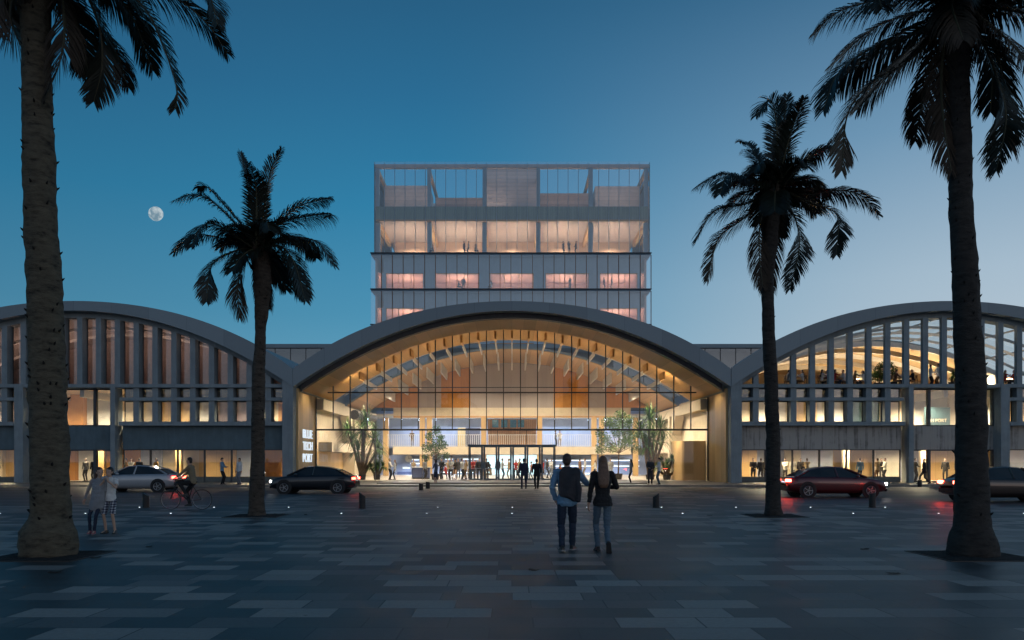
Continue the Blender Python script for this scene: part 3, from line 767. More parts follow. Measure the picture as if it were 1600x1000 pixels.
# outer glass skins
n = 27
for i in range(n):
    xa, xb = -18.95+37.9*i/n, -18.95+37.9*(i+1)/n
    MB().box(xa+.015,xb-.015,YT-.5,YT-.47,z1+.05,ztop+.1).build('glass_panel', M['glass_tower'], tw)
    if i: MB().box(xa-.03,xa+.03,YT-.465,YT-.36,z1+.05,ztop).build('glass_fin', M['finbar'] if 'finbar' in M else M['tower_sky_tint'], tw)
for x in (-18.98, 18.95):
    MB().box(x,x+.03,YT-.46,YBK,z1+.05,ztop+.1).build('glass_panel', M['glass_tower'], tw)
n = 26
for zf, ztp in ((z2,z1),(z3,z2),(z3-4.87,z3)):
    for i in range(n):
        xa, xb = XL+(XR-XL)*i/n, XL+(XR-XL)*(i+1)/n
        if zf < z3-1: continue
        MB().box(xa+.02,xb-.02,YT-.62,YT-.6,zf+.03,ztp-.3).build('glass_panel', M['glass_skin'], tw)
        MB().box(xb-.035,xb+.035,YT-.86,YT-.625,zf+.03,ztp-.3).build('glass_fin', M['fin_brown'] if 'fin_brown' in M else M['steel'], tw)
# ------------------------------------------------------------------ palms
def palm_bark(name, col, dark):
    m, t, b, co = base_mat(name)
    n1 = t.noise(t.mapping(co, (1,1,2.2)), 5, 6, .65); n2 = t.noise(t.mapping(co, (1.2,1.2,4)), 3, 6, .7)
    f = t.math('ADD', t.math('MULTIPLY', n1, .5), t.math('MULTIPLY', n2, .5))
    t.link(t.ramp(f, [(.36, dark), (.48, col), (.66, tuple(c*1.6 for c in col))]), b.inputs['Base Color'])
    b.inputs['Roughness'].default_value = .9
    t.link(t.bump(f, 1.0, .09), b.inputs['Normal']); return m
M['bark'] = palm_bark('palm bark', (.105,.088,.060), (.025,.02,.015)); M['bark_mid'] = palm_bark('brown palm bark', (.07,.055,.042), (.02,.016,.013))
M['bark_dark'] = palm_bark('dark palm bark', (.040,.034,.030), (.015,.013,.012))
M['scar'] = mat('leaf scar', (.012,.010,.008), .9)
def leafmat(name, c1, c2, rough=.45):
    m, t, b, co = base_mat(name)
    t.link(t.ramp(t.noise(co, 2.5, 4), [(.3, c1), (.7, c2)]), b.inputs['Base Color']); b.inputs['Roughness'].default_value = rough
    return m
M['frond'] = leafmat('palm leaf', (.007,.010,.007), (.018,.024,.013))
M['frond_dry'] = leafmat('dry palm leaf', (.03,.021,.014), (.06,.043,.028), .8)
M['rachis'] = mat('palm leaf stem', (.07,.065,.035), .6)

def smooth_path(pts, n):
    """Catmull-Rom through the points"""
    P_ = [Vector(p) for p in pts]; P_ = [P_[0]*2-P_[1]] + P_ + [P_[-1]*2-P_[-2]]
    out = []; seg = len(P_)-3
    for i in range(n+1):
        u = seg*i/n; k = min(int(u), seg-1); f = u-k
        a, b, c, d = P_[k:k+4]
        out.append(.5*((2*b)+(c-a)*f+(2*a-5*b+4*c-d)*f*f+(3*b-a-3*c+d)*f**3))
    return out
def frond(name, parent, pts, leaf, rng, dry=False, npair=52, twist=0.0):
    raw = smooth_path(pts, 160); acc = [0.0]
    for a, b in zip(raw, raw[1:]): acc.append(acc[-1]+(b-a).length)
    path = []; k = 0
    for i in range(npair+1):                          # even spacing along the stem
        d = acc[-1]*i/npair
        while k < len(acc)-2 and acc[k+1] < d: k += 1
        f = (d-acc[k])/max(1e-9, acc[k+1]-acc[k]); path.append(raw[k].lerp(raw[k+1], min(1, f)))
    L = len(path)-1
    sub = path[::3] + ([path[-1]] if L % 3 else [])
    st = MB(); st.tube(sub, [.035*(1-.8*i/len(sub)) for i in range(len(sub))], 5)
    lf = MB()
    for i in range(2, L+1):
        u = i/L
        p = path[i]; tg = (path[i]-path[i-1]).normalized()
        side0 = tg.cross(Vector((0,0,1)))
        if side0.length < .15: side0 = tg.cross(Vector((0,1,0)))
        side0.normalize()
        side0 = (Matrix.Rotation(twist, 3, tg) @ side0)
        nrm = side0.cross(tg).normalized()
        ln = leaf*(.45+.65*math.sin(math.pi*min(1, .12+u*.80))**.7)*rng.uniform(.85,1.1)
        if u > .8: ln *= 1-(u-.8)*2.6
        for s in (-1, 1):
            if rng.random() < (.10 if dry else .03): continue
            ang = rng.uniform(-.12,.12)
            d = (side0*s*(.80)+tg*(.55+.5*u+ang)+nrm*rng.uniform(.02,.38)).normalized()
            drop = Vector((0,0,-1))*(rng.uniform(.85,1.15)*(.22+.75*(1-abs(tg.z))) if not dry else rng.uniform(.5,.95))
            wv = tg.cross(d).cross(d).normalized() if tg.cross(d).length > .01 else tg
            wd = leaf*.0225*rng.uniform(.8,1.2)
            q0 = p; q1 = p+d*ln*.42+drop*ln*.12; q2 = p+d*ln*.72+drop*ln*.40; q3 = p+d*ln*.86+drop*ln*.72
            v = [q0+wv*wd*.5, q0-wv*wd*.5, q1+wv*wd, q1-wv*wd, q2+wv*wd*.7, q2-wv*wd*.7, q3]
            lf.add(v, [(0,1,3,2),(2,3,5,4),(4,5,6)], 1)
    o = len(st.v); st.v += [tuple(x) for x in lf.v]
    st.f += [tuple(k+o for k in f) for f in lf.f]; st.m += lf.m
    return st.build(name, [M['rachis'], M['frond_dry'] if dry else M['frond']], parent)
def palm(Y, trunk_px, center_px, fronds, leaf, label, bark, seed, nknob=60, ups=()):
    rng = random.Random(seed)
    py0, xc0, hw0 = trunk_px[0]
    root = empty('palm_tree', (PX(xc0,Y), Y, 0), 0, label, 'palm tree', 'palm trees on the plaza')
    ctrl = [(PX(x,Y), PZ(y,Y), h*Y/F) for y, x, h in trunk_px]
    ctrl[0] = (ctrl[0][0], -.03, ctrl[0][2])
    rings = []; N = 90; nseg = 20
    zs = [c[1] for c in ctrl]; zt = zs[-1]
    for i in range(N+1):
        z = -.03+(zt+.03)*i/N
        for k in range(len(ctrl)-1):
            if ctrl[k][1] <= z <= ctrl[k+1][1]+1e-6: break
        a, b = ctrl[k], ctrl[k+1]; f = (z-a[1])/max(1e-6, b[1]-a[1]); f = f*f*(3-2*f)
        x = a[0]+(b[0]-a[0])*f; r = a[2]+(b[2]-a[2])*f
        ring = []
        for q in range(nseg):
            an = 2*math.pi*q/nseg
            d = noise.noise(Vector((math.cos(an)*2.2, math.sin(an)*2.2, z*3.1+seed)))*.11+noise.noise(Vector((math.cos(an)*6, math.sin(an)*6, z*9+seed)))*.05
            d += (.02 if (i+int(2*noise.noise(Vector((an,seed,i*.13))))) % 4 == 0 else -.006)
            rr = r*(1+d)
            ring.append((x+rr*math.cos(an), Y+rr*math.sin(an), z))
        rings.append(ring)
    tm = MB(); tm.rings(rings)
    for _ in range(nknob):                       # leaf scars
        i = rng.randrange(6, N-2); q = rng.randrange(nseg); p = Vector(rings[i][q])
        c = Vector((sum(v[0] for v in rings[i])/nseg, Y, p.z)); d = (p-c).normalized(); r = (p-c).length
        tm.tube([p-d*r*.06, p+d*r*.07+Vector((0,0,.03)), p+d*r*.14+Vector((0,0,.05))], [r*.085, r*.055, r*.012], 5, 1)
    tm.build('trunk', [bark, M['scar']], root, smooth=True)
    cx, cy_ = center_px
    c3 = Vector((PX(cx,Y), Y, PZ(cy_,Y)))
    # crown shaft of old leaf bases
    cs = MB()
    for k in range(26):
        a = k*2.4; z = -.75+.9*k/26; r = trunk_px[-1][2]*Y/F
        d = Vector((math.cos(a), math.sin(a), 0))
        base = c3+Vector((0,0,z))+d*r*.75
        cs.tube([base, base+d*r*.35+Vector((0,0,.16)), base+d*r*.75+Vector((0,0,.34))], [(.09,.05),(.06,.03),(.015,.01)], 5)
    cs.build('leaf_bases', M['frond_dry'], root)
    for fr in fronds:
        pts, dy = fr[0], fr[1]; opt = fr[2] if len(fr) > 2 else ''
        n = len(pts)
        P3 = [c3+Vector((0, dy*.12, rng.uniform(-.1,.15)))]
        for k, (x, y) in enumerate(pts):
            u = (k+1)/n; yy = Y+dy*u
            P3.append(Vector((PX(x,Y), yy, PZ(y,Y))))
        frond('frond', root, P3, leaf*(1 if 'd' not in opt else .8), rng, 'd' in opt, 150, rng.uniform(-.4,.4))
    for (az, el_, ln, droop) in ups:              # fronds that leave the picture or point along the view
        d = Vector((math.cos(az)*math.cos(el_), math.sin(az)*math.cos(el_), math.sin(el_)))
        h = Vector((math.cos(az), math.sin(az), 0))
        P3 = [c3, c3+d*ln*.4, c3+d*ln*.75+Vector((0,0,-droop*.35)), c3+d*ln*.85+h*ln*.12+Vector((0,0,-droop))]
        frond('frond', root, P3, leaf, rng, False, 140)
    return root
pA = palm(25.2, [(806,401,14),(790,401,12),(700,403,10.3),(600,404,10),(520,407,8.2),(480,409,10.5),(440,410,14),(395,406,13)], (404,388),
  [([(381,271),(370.5,232)],.3),([(426,277),(447,242.5)],-.5),([(345,315),(315,285),(297,284)],.6),([(340,322),(312,314),(291,328)],-.9),
   ([(350,372),(300,364),(264,389)],.4),([(350,360),(335,370),(331,407)],-1.6),([(372,395),(340,420),(336,478)],-.7),([(385,410),(376,450),(381,500)],-.4,'d'),
   ([(430,350),(465,316),(511,301)],.5),([(440,352),(480,343),(519,341),(520,347)],-.6),([(445,376),(495,379),(526,419)],-.3),
   ([(440,388),(466,415),(489,479)],-.9),([(430,395),(448,420),(462,454)],1.0),([(402,425),(398,470)],1.0,'d'),([(396,300),(398,262)],1.4),([(415,310),(420,290)],-1.9),
   ([(370,360),(350,350),(346,362)],1.9),([(440,360),(462,362),(470,378)],2.0)],
  .62, 'palm with a round crown in front of the left arched wing', M['bark_mid'], 3, 40,
  [(.9,.9,1.5,.5),(2.2,.95,1.5,.5),(3.9,.7,1.5,.6),(5.3,.8,1.5,.6),(1.6,.2,1.5,.8),(3.0,.5,1.4,.5),(0.1,.5,1.4,.5),(1.2,-.4,1.5,.5),(4.4,-.4,1.4,.5)])
pB = palm(25.2, [(806,1209,15),(785,1208,11.5),(700,1208,10.8),(600,1205,10.2),(520,1201,9.6),(440,1199,9.4),(370,1203,12.5),(298,1208,14)], (1211,298),
  [([(1226,200),(1235,142)],.3),([(1211,205),(1198,164),(1174,192)],-.5),([(1190,245),(1178,214),(1169,203)],.9),([(1255,250),(1290,232),(1318,201)],.4),
   ([(1262,250),(1285,245),(1298,266)],-1.1),([(1255,292),(1285,283),(1322,282)],1.2),([(1260,305),(1309,300),(1345,312),(1365,340)],-.3),
   ([(1265,322),(1297,345),(1291,408)],-.8),([(1238,340),(1243,390),(1226,457)],-.5),([(1215,370),(1212,451)],.9,'d'),([(1189,340),(1183,390),(1187,451)],-.3,'d'),
   ([(1165,338),(1126,370),(1111,433)],.5),([(1160,322),(1111,336),(1081,385)],-.5),([(1165,280),(1130,268),(1090,288)],.3),([(1160,290),(1125,290),(1108,325)],-1.3),
   ([(1200,240),(1188,205)],1.5),([(1218,230),(1222,195)],-1.9),([(1245,270),(1270,262),(1284,270)],1.9)],
  .66, 'tall palm with a drooping crown in front of the right arched wing', M['bark_dark'], 8, 40,
  [(.9,.9,1.6,.5),(2.2,.95,1.6,.5),(3.9,.7,1.6,.6),(5.3,.8,1.6,.6),(1.6,.2,1.6,.8),(3.0,.5,1.6,.5),(0.1,.5,1.6,.5),(1.2,-.4,1.5,.5),(4.4,-.4,1.5,.5),(2.9,.1,1.5,.6),(.3,.05,1.5,.6)])
pC = palm(14.5, [(870,75.5,41.5),(846,75.5,41.8),(830,76,40),(821,77,35.5),(812,78,30.5),(798,78.5,28.6),(700,77,27.8),(600,75,26.8),(470,70,25.3),(300,62,23.5),(100,57,21),(10,56,22),(-60,55,24)], (55,-45),
  [([(140,-60),(215,0),(244,60),(262,122),(256,150)],.5),([(190,-75),(275,-28),(335,8),(356,62)],-.5),([(150,-60),(240,-40),(290,-10),(318,30)],1.2),([(110,-40),(138,20),(136,80),(115,131)],.7),([(92,-30),(108,50),(103,110),(85,166)],-.3,'d'),
   ([(20,-40),(-2,10),(18,76)],.5),([(48,-20),(30,20),(36,88)],-.9,'d'),([(120,-70),(160,-30),(176,42)],1.6),([(100,-60),(150,-20),(150,45)],-1.4),([(70,-20),(118,10),(122,60)],1.9,'d'),([(-10,-70),(-60,-10),(-80,60)],-.4),([(80,-30),(94,20),(92,70)],1.0)],
  .60, 'thick palm trunk with swollen base rising past the left frame edge beside the two children', M['bark'], 21, 110,
  [(.4,.9,2.4,.5),(1.4,1.0,2.3,.5),(2.4,.9,2.4,.5),(3.5,.8,2.4,.6),(4.6,.9,2.3,.5),(5.6,.9,2.4,.6),(2.9,.35,2.5,1.2),(1.0,.3,2.4,1.0)])
pD = palm(14.5, [(870,1520,37),(848,1520,36),(836,1519.5,32),(826,1519,26.5),(800,1519,25),(700,1518,22.5),(600,1517,22),(470,1510,19.5),(300,1501,16.8),(100,1497,16.5),(0,1495,19)], (1497,12),
  [([(1440,-15),(1370,-12),(1320,0),(1292,26)],.6),([(1450,0),(1390,12),(1350,30),(1342,58)],-.9),([(1426,57),(1360,81),(1300,126),(1273,188)],-.4),([(1430,85),(1372,118),(1338,165),(1333,250)],.5),
   ([(1476,60),(1466,130),(1468,200),(1477,274)],-.2,'d'),([(1530,70),(1549,144),(1552,204),(1531,282)],-.5),([(1555,60),(1576,135),(1580,200),(1564,258)],.3,'d'),([(1560,20),(1620,50),(1645,130)],-.4),
   ([(1470,40),(1430,75),(1400,110)],1.6),([(1520,50),(1535,110),(1545,160)],1.5,'d'),([(1570,-10),(1640,-20),(1690,40)],.4),([(1540,30),(1590,60),(1610,130)],1.2),([(1455,-5),(1400,0),(1350,40)],1.5),([(1470,20),(1440,60),(1432,130)],-1.5,'d'),([(1510,60),(1520,120),(1522,190)],-1.7,'d'),([(1545,10),(1600,20),(1640,70)],-1.6),([(1430,-40),(1360,-35),(1310,-5)],-.3),([(1460,20),(1420,35),(1385,75)],-1.8),([(1490,60),(1488,120),(1500,165)],1.6,'d'),([(1440,30),(1395,45),(1360,60)],1.9)],
  .62, 'dark palm at the right frame edge with long hanging fronds', M['bark_dark'], 33, 80,
  [(.4,.9,2.4,.5),(1.4,1.0,2.3,.5),(2.4,.9,2.4,.5),(3.5,.8,2.4,.6),(4.6,.9,2.3,.5),(5.6,.9,2.4,.6)])
for (xc, Y, lab) in ((PX(76,14.5),14.5,'soil square around the swollen palm base nearest the children'),(PX(1520,14.5),14.5,'soil square around the dark palm at the right frame edge'),
                 (PX(402,25.2),25.2,'soil square around the palm before the left wing'),(PX(1209,25.2),25.2,'soil square around the palm before the right wing')):
    r = empty('tree_pit', (xc,Y,0), 0, lab, 'tree pit', 'soil squares under the palms')
    w_ = .79
    q = MB(); rg = random.Random(int(Y*10+xc)); n = 14
    vs = [(xc-w_+2*w_*i/n, Y-w_+2*w_*j/n, .008+(rg.uniform(0,.03) if 0 < i < n and 0 < j < n else 0)) for j in range(n+1) for i in range(n+1)]
    q.add(vs, [(j*(n+1)+i, j*(n+1)+i+1, (j+1)*(n+1)+i+1, (j+1)*(n+1)+i) for j in range(n) for i in range(n)])
    q.build('soil', M['soil'], r)
    q = MB()
    for a, b in (((-w_,-w_-.02),(w_,-w_)),((-w_,w_),(w_,w_+.02)),((-w_-.02,-w_-.02),(-w_-.001,w_+.02)),((w_+.001,-w_-.02),(w_+.02,w_+.02))):
        q.box(xc+a[0],xc+b[0],Y+a[1],Y+b[1],-.05,.012)
    q.build('edge_frame', M['steel'], r)

# ------------------------------------------------------------------ plants inside
M['leaf'] = leafmat('dark green leaf', (.025,.08,.012), (.09,.19,.03))
M['leaf2'] = leafmat('grey green leaf', (.04,.10,.025), (.13,.22,.06))
M['twig'] = mat('twig bark', (.14,.09,.05), .8, 0, .2, 8)
M['pot'] = mat('dark planter', (.05,.04,.035), .6)
def leafy_tree(x, y, z0, h, rad, trunk_h, label, seed, lobes, lm, pot=True):
    rng = random.Random(seed)
    root = empty('indoor_tree', (x,y,z0), 0, label, 'tree', 'plants in the glass hall')
    if pot:
        pm = MB(); pm.tube([(x,y,z0),(x,y,z0+.3),(x,y,z0+.5),(x,y,z0+.47)], [.28,.34,.38,.30], 16); pm.build('planter', M['pot'], root)
    tm = MB(); top = Vector((x+.05,y,z0+trunk_h))
    tm.tube([(x,y,z0+.3),(x+.03,y,z0+trunk_h*.6),top], [.07,.055,.045], 7)
    cl = []
    for (lx, lz, lr) in lobes:
        c = Vector((x+lx*rad, y+rng.uniform(-.5,.5)*rad, z0+lz*h)); cl.append((c, lr*rad))
        mid = top.lerp(c,.5)+Vector((0,0,.1)); tm.tube([top,mid,c], [.035,.022,.008], 5)
    tm.build('trunk', M['twig'], root)
    lf = MB()
    for c, r in cl:
        for _ in range(int(520*(r/.6)**2)):
            d = Vector((rng.gauss(0,1),rng.gauss(0,1),rng.gauss(0,1))).normalized()*r*rng.random()**.45
            p = c+d*Vector((1,1,.9)).x; s = rng.uniform(.05,.10)
            a = Vector((rng.gauss(0,1),rng.gauss(0,1),rng.gauss(0,.6))).normalized(); b = a.cross(Vector((rng.gauss(0,1),rng.gauss(0,1),rng.gauss(0,1)))).normalized()
            lf.add([p-a*s, p+b*s*.45, p+a*s, p-b*s*.45], [(0,1,2,3)])
    lf.build('crown', lm, root)
    return root
def spiky(x, y, z0, h, heads, blade, label, seed, cat='plant', name='yucca', dens=60, lm='leaf', trunk_r=.16):
    rng = random.Random(seed)
    root = empty(name, (x,y,z0), 0, label, cat, 'plants in the glass hall')
    pm = MB(); pm.tube([(x,y,z0),(x,y,z0+.35),(x,y,z0+.42),(x,y,z0+.38)], [trunk_r*2.0,trunk_r*2.4,trunk_r*2.4,trunk_r*2.0], 14); pm.build('planter', M['pot'], root)
    tm = MB(); lf = MB()
    for (hx, hz, sc) in heads:
        c = Vector((x+hx, y+rng.uniform(-.3,.3), z0+hz))
        tm.tube([(x+hx*.1,y,z0+.38),(x+hx*.5,y,z0+hz*.55),c], [trunk_r,trunk_r*.8,trunk_r*.55], 8)
        for _ in range(dens):
            a = rng.uniform(0,6.283); e = rng.uniform(-.75,1.35); L = blade*sc*rng.uniform(.7,1.1)
            d = Vector((math.cos(a)*math.cos(e), math.sin(a)*math.cos(e), math.sin(e)))
            sd = d.cross(Vector((0,0,1))).normalized() if abs(d.z) < .98 else Vector((1,0,0))
            wd = .035*sc; q1 = c+d*L*.5; q2 = c+d*L+Vector((0,0,-L*.30*max(.1,math.cos(e))))
            lf.add([c+sd*wd*.5,c-sd*wd*.5,q1-sd*wd,q1+sd*wd,q2], [(0,1,2,3),(3,2,4)])
    tm.build('trunk', M['twig'], root); lf.build('foliage', M[lm], root)
    return root
Zf = .135
yy = 69.0
spiky(PX(566,yy),yy,Zf,5,[(0,4.1,1.1),(-.9,3.3,1),(.9,3.4,1),(.3,4.9,1),(-.4,2.4,.9),(1.3,2.6,.9),(-1.2,4.1,.8)],1.7,'tall many-headed yucca in planter beside the lit lettering wall',2,trunk_r=.13,dens=95)
spiky(PX(589,yy),yy,Zf,2,[(0,1.2,.9),(-.5,1.0,.8),(.5,1.1,.8),(.2,1.6,.8)],.8,'low bushy plant right of the tall yucca',3,dens=110,trunk_r=.12)
leafy_tree(PX(680,69),69,Zf,4.3,1.15,1.6,'small round-crowned tree before the blue counter',4,[(0,.66,.5),(-.55,.62,.42),(.55,.66,.42),(.15,.95,.36),(-.32,.84,.4),(.75,.46,.34),(-.72,.42,.32),(.35,.80,.38),(.05,.48,.4)],M['leaf'])
leafy_tree(PX(966,70),70,Zf,5.7,1.85,2.2,'large airy indoor tree with thin trunk right of the doors',5,[(0,.74,.42),(-.62,.6,.36),(.58,.66,.40),(.12,.94,.32),(-.42,.84,.34),(.82,.48,.30),(-.85,.45,.28),(.28,.54,.34),(-.22,.48,.30),(.48,.86,.30),(-.8,.70,.24),(.92,.66,.22)],M['leaf2'])
spiky(PX(1016,69.5),69.5,Zf,5.5,[(0,5.0,1.15),(-.8,4.0,1),(.9,4.3,1),(.3,3.4,1),(-.3,2.8,.9),(1.1,3.2,.8)],1.75,'tall shaggy fan palm in planter left of the curved timber wall',6,name='fan_palm',trunk_r=.16,dens=100)
spiky(PX(1042,68.5),68.5,Zf,2.2,[(0,1.3,.9),(-.8,1.0,.8),(.8,.9,.8),(.4,1.7,.8),(-.4,1.6,.7)],.85,'clump of dark low foliage under the fan palm',7,dens=120,trunk_r=.14,name='shrub')
spiky(PX(1071,68),68,Zf,1.2,[(0,.95,.7),(.2,.8,.6)],.6,'small spiky plant at the end of the planting by the curved wall',9,dens=60,trunk_r=.08,name='small_palm')
zT = Z60(600)+.005
leafy_tree(PX(1373,64.5),64.5,zT,2.0,.75,.6,'dense dark bush among the terrace tables',12,[(0,.7,.7),(-.3,.5,.6),(.35,.5,.6),(.1,.9,.4)],M['leaf'])
leafy_tree(PX(1394,64),64,zT,2.0,.6,.6,'narrow bush behind a terrace fin beside the dense bush',13,[(0,.7,.6),(.2,.5,.55),(0,.9,.4)],M['leaf'])
spiky(PX(1487,63),63,zT,1.6,[(0,.9,.8),(.4,.8,.7)],.7,'low spiky plant at the terrace edge near the big dark palm trunk',14,dens=80,trunk_r=.1,name='terrace_plant')
# ------------------------------------------------------------------ people
def cloth(name, col, rough=.85, var=.12): return mat(name, col, rough, 0, var, 9, .25, 60)
SKIN = mat('skin', (.54,.35,.26), .55, 0, .06, 12); SKIN_D = mat('darker skin', (.22,.12,.08), .55, 0, .06, 12)
HAIR = {'dark': mat('dark hair', (.015,.011,.009), .5, 0, .3, 30), 'brown': mat('brown hair', (.06,.032,.02), .5, 0, .3, 30), 'fair': mat('fair hair', (.25,.16,.08), .5, 0, .3, 30), 'grey': mat('grey hair', (.3,.29,.28), .5, 0, .2, 30)}
CL = {'white': cloth('white cotton', (.72,.72,.70)), 'black': cloth('black cloth', (.014,.014,.016)), 'navy': cloth('navy cloth', (.02,.03,.06)), 'blue': cloth('light blue shirt', (.16,.30,.45)),
      'grey': cloth('grey cloth', (.22,.23,.25)), 'dark': cloth('charcoal suit cloth', (.035,.035,.042)), 'red': cloth('red cloth', (.42,.04,.035)), 'beige': cloth('beige cloth', (.42,.32,.20)),
      'brown': cloth('brown cloth', (.16,.09,.05)), 'yellow': cloth('ochre cloth', (.42,.25,.06)), 'jeans': cloth('blue grey denim', (.10,.15,.20)), 'darkjeans': cloth('dark denim', (.022,.035,.065)),
      'khaki': cloth('khaki cloth', (.24,.19,.12)), 'knit': cloth('grey knit', (.26,.27,.29)), 'orange': cloth('rust cloth', (.40,.13,.04)), 'slate': cloth('slate dress', (.07,.09,.13))}
SHOE = mat('black shoe leather', (.012,.012,.013), .4); SOLE = mat('pale rubber sole', (.30,.29,.28), .7); SOLE_D = mat('dark rubber sole', (.03,.03,.032), .7); PINKSHOE = mat('pink canvas shoe', (.36,.10,.13), .8)
EYE = mat('dark eye', (.02,.015,.012), .2)
def ik(a, c, l1, l2, hint):
    a, c = Vector(a), Vector(c); d = c-a; L = min(d.length, (l1+l2)*.998); d.normalize()
    x = (l1*l1-l2*l2+L*L)/(2*L); h = math.sqrt(max(0, l1*l1-x*x))
    hv = Vector(hint); hv = hv-d*hv.dot(d)
    hv = hv.normalized() if hv.length > 1e-5 else Vector((0,1,0))
    return a+d*x+hv*h, a+d*L
def orient(dirv, up):
    z = Vector(dirv).normalized(); x = Vector(up).cross(z); x.normalize(); y = z.cross(x)
    return Matrix((x, y, z)).transposed()
def hand(mb, w, d, palm_n, thumb_side, curl, fine):
    """palm + four fingers + thumb growing from the wrist w along d; palm_n = direction the palm faces"""
    d = Vector(d).normalized(); pn = Vector(palm_n); pn = (pn-d*pn.dot(d)).normalized(); sd = d.cross(pn).normalized()*thumb_side
    c = w+d*.048
    mb.ell(c, (.040,.017,.052), 10, 8, 0, Matrix((sd, pn, d)).transposed())
    mb.tube([w-d*.02, w+d*.03], [.026,.03], 8)
    if not fine:
        mb.ell(w+d*.11+pn*.02*curl, (.034,.016,.05), 8, 6, 0, Matrix((sd, pn, (d+pn*.5*curl).normalized())).transposed()); return
    for k, (o, L) in enumerate(((.029,.070),(.010,.080),(-.010,.074),(-.028,.058))):
        b = w+d*.088+sd*o; p = [b-d*.02]; dr = d.copy(); q = b
        p.append(q)
        for j in range(3):
            dr = (dr*math.cos(curl*.55)+pn*math.sin(curl*.55)).normalized(); dr2 = dr
            q = q+dr2*L*(.45,.32,.23)[j]; p.append(q)
            dr = (dr+pn*curl*.25).normalized()
        mb.tube(p, [.0095,.0095,.009,.0085,.007], 7)
    b = w+d*.03+sd*.03; td = (d*.65+sd*.75+pn*.25).normalized()
    mb.tube([b-sd*.015, b+td*.028, b+td*.05+d*.01, b+td*.06+d*.03], [.013,.012,.010,.008], 7)

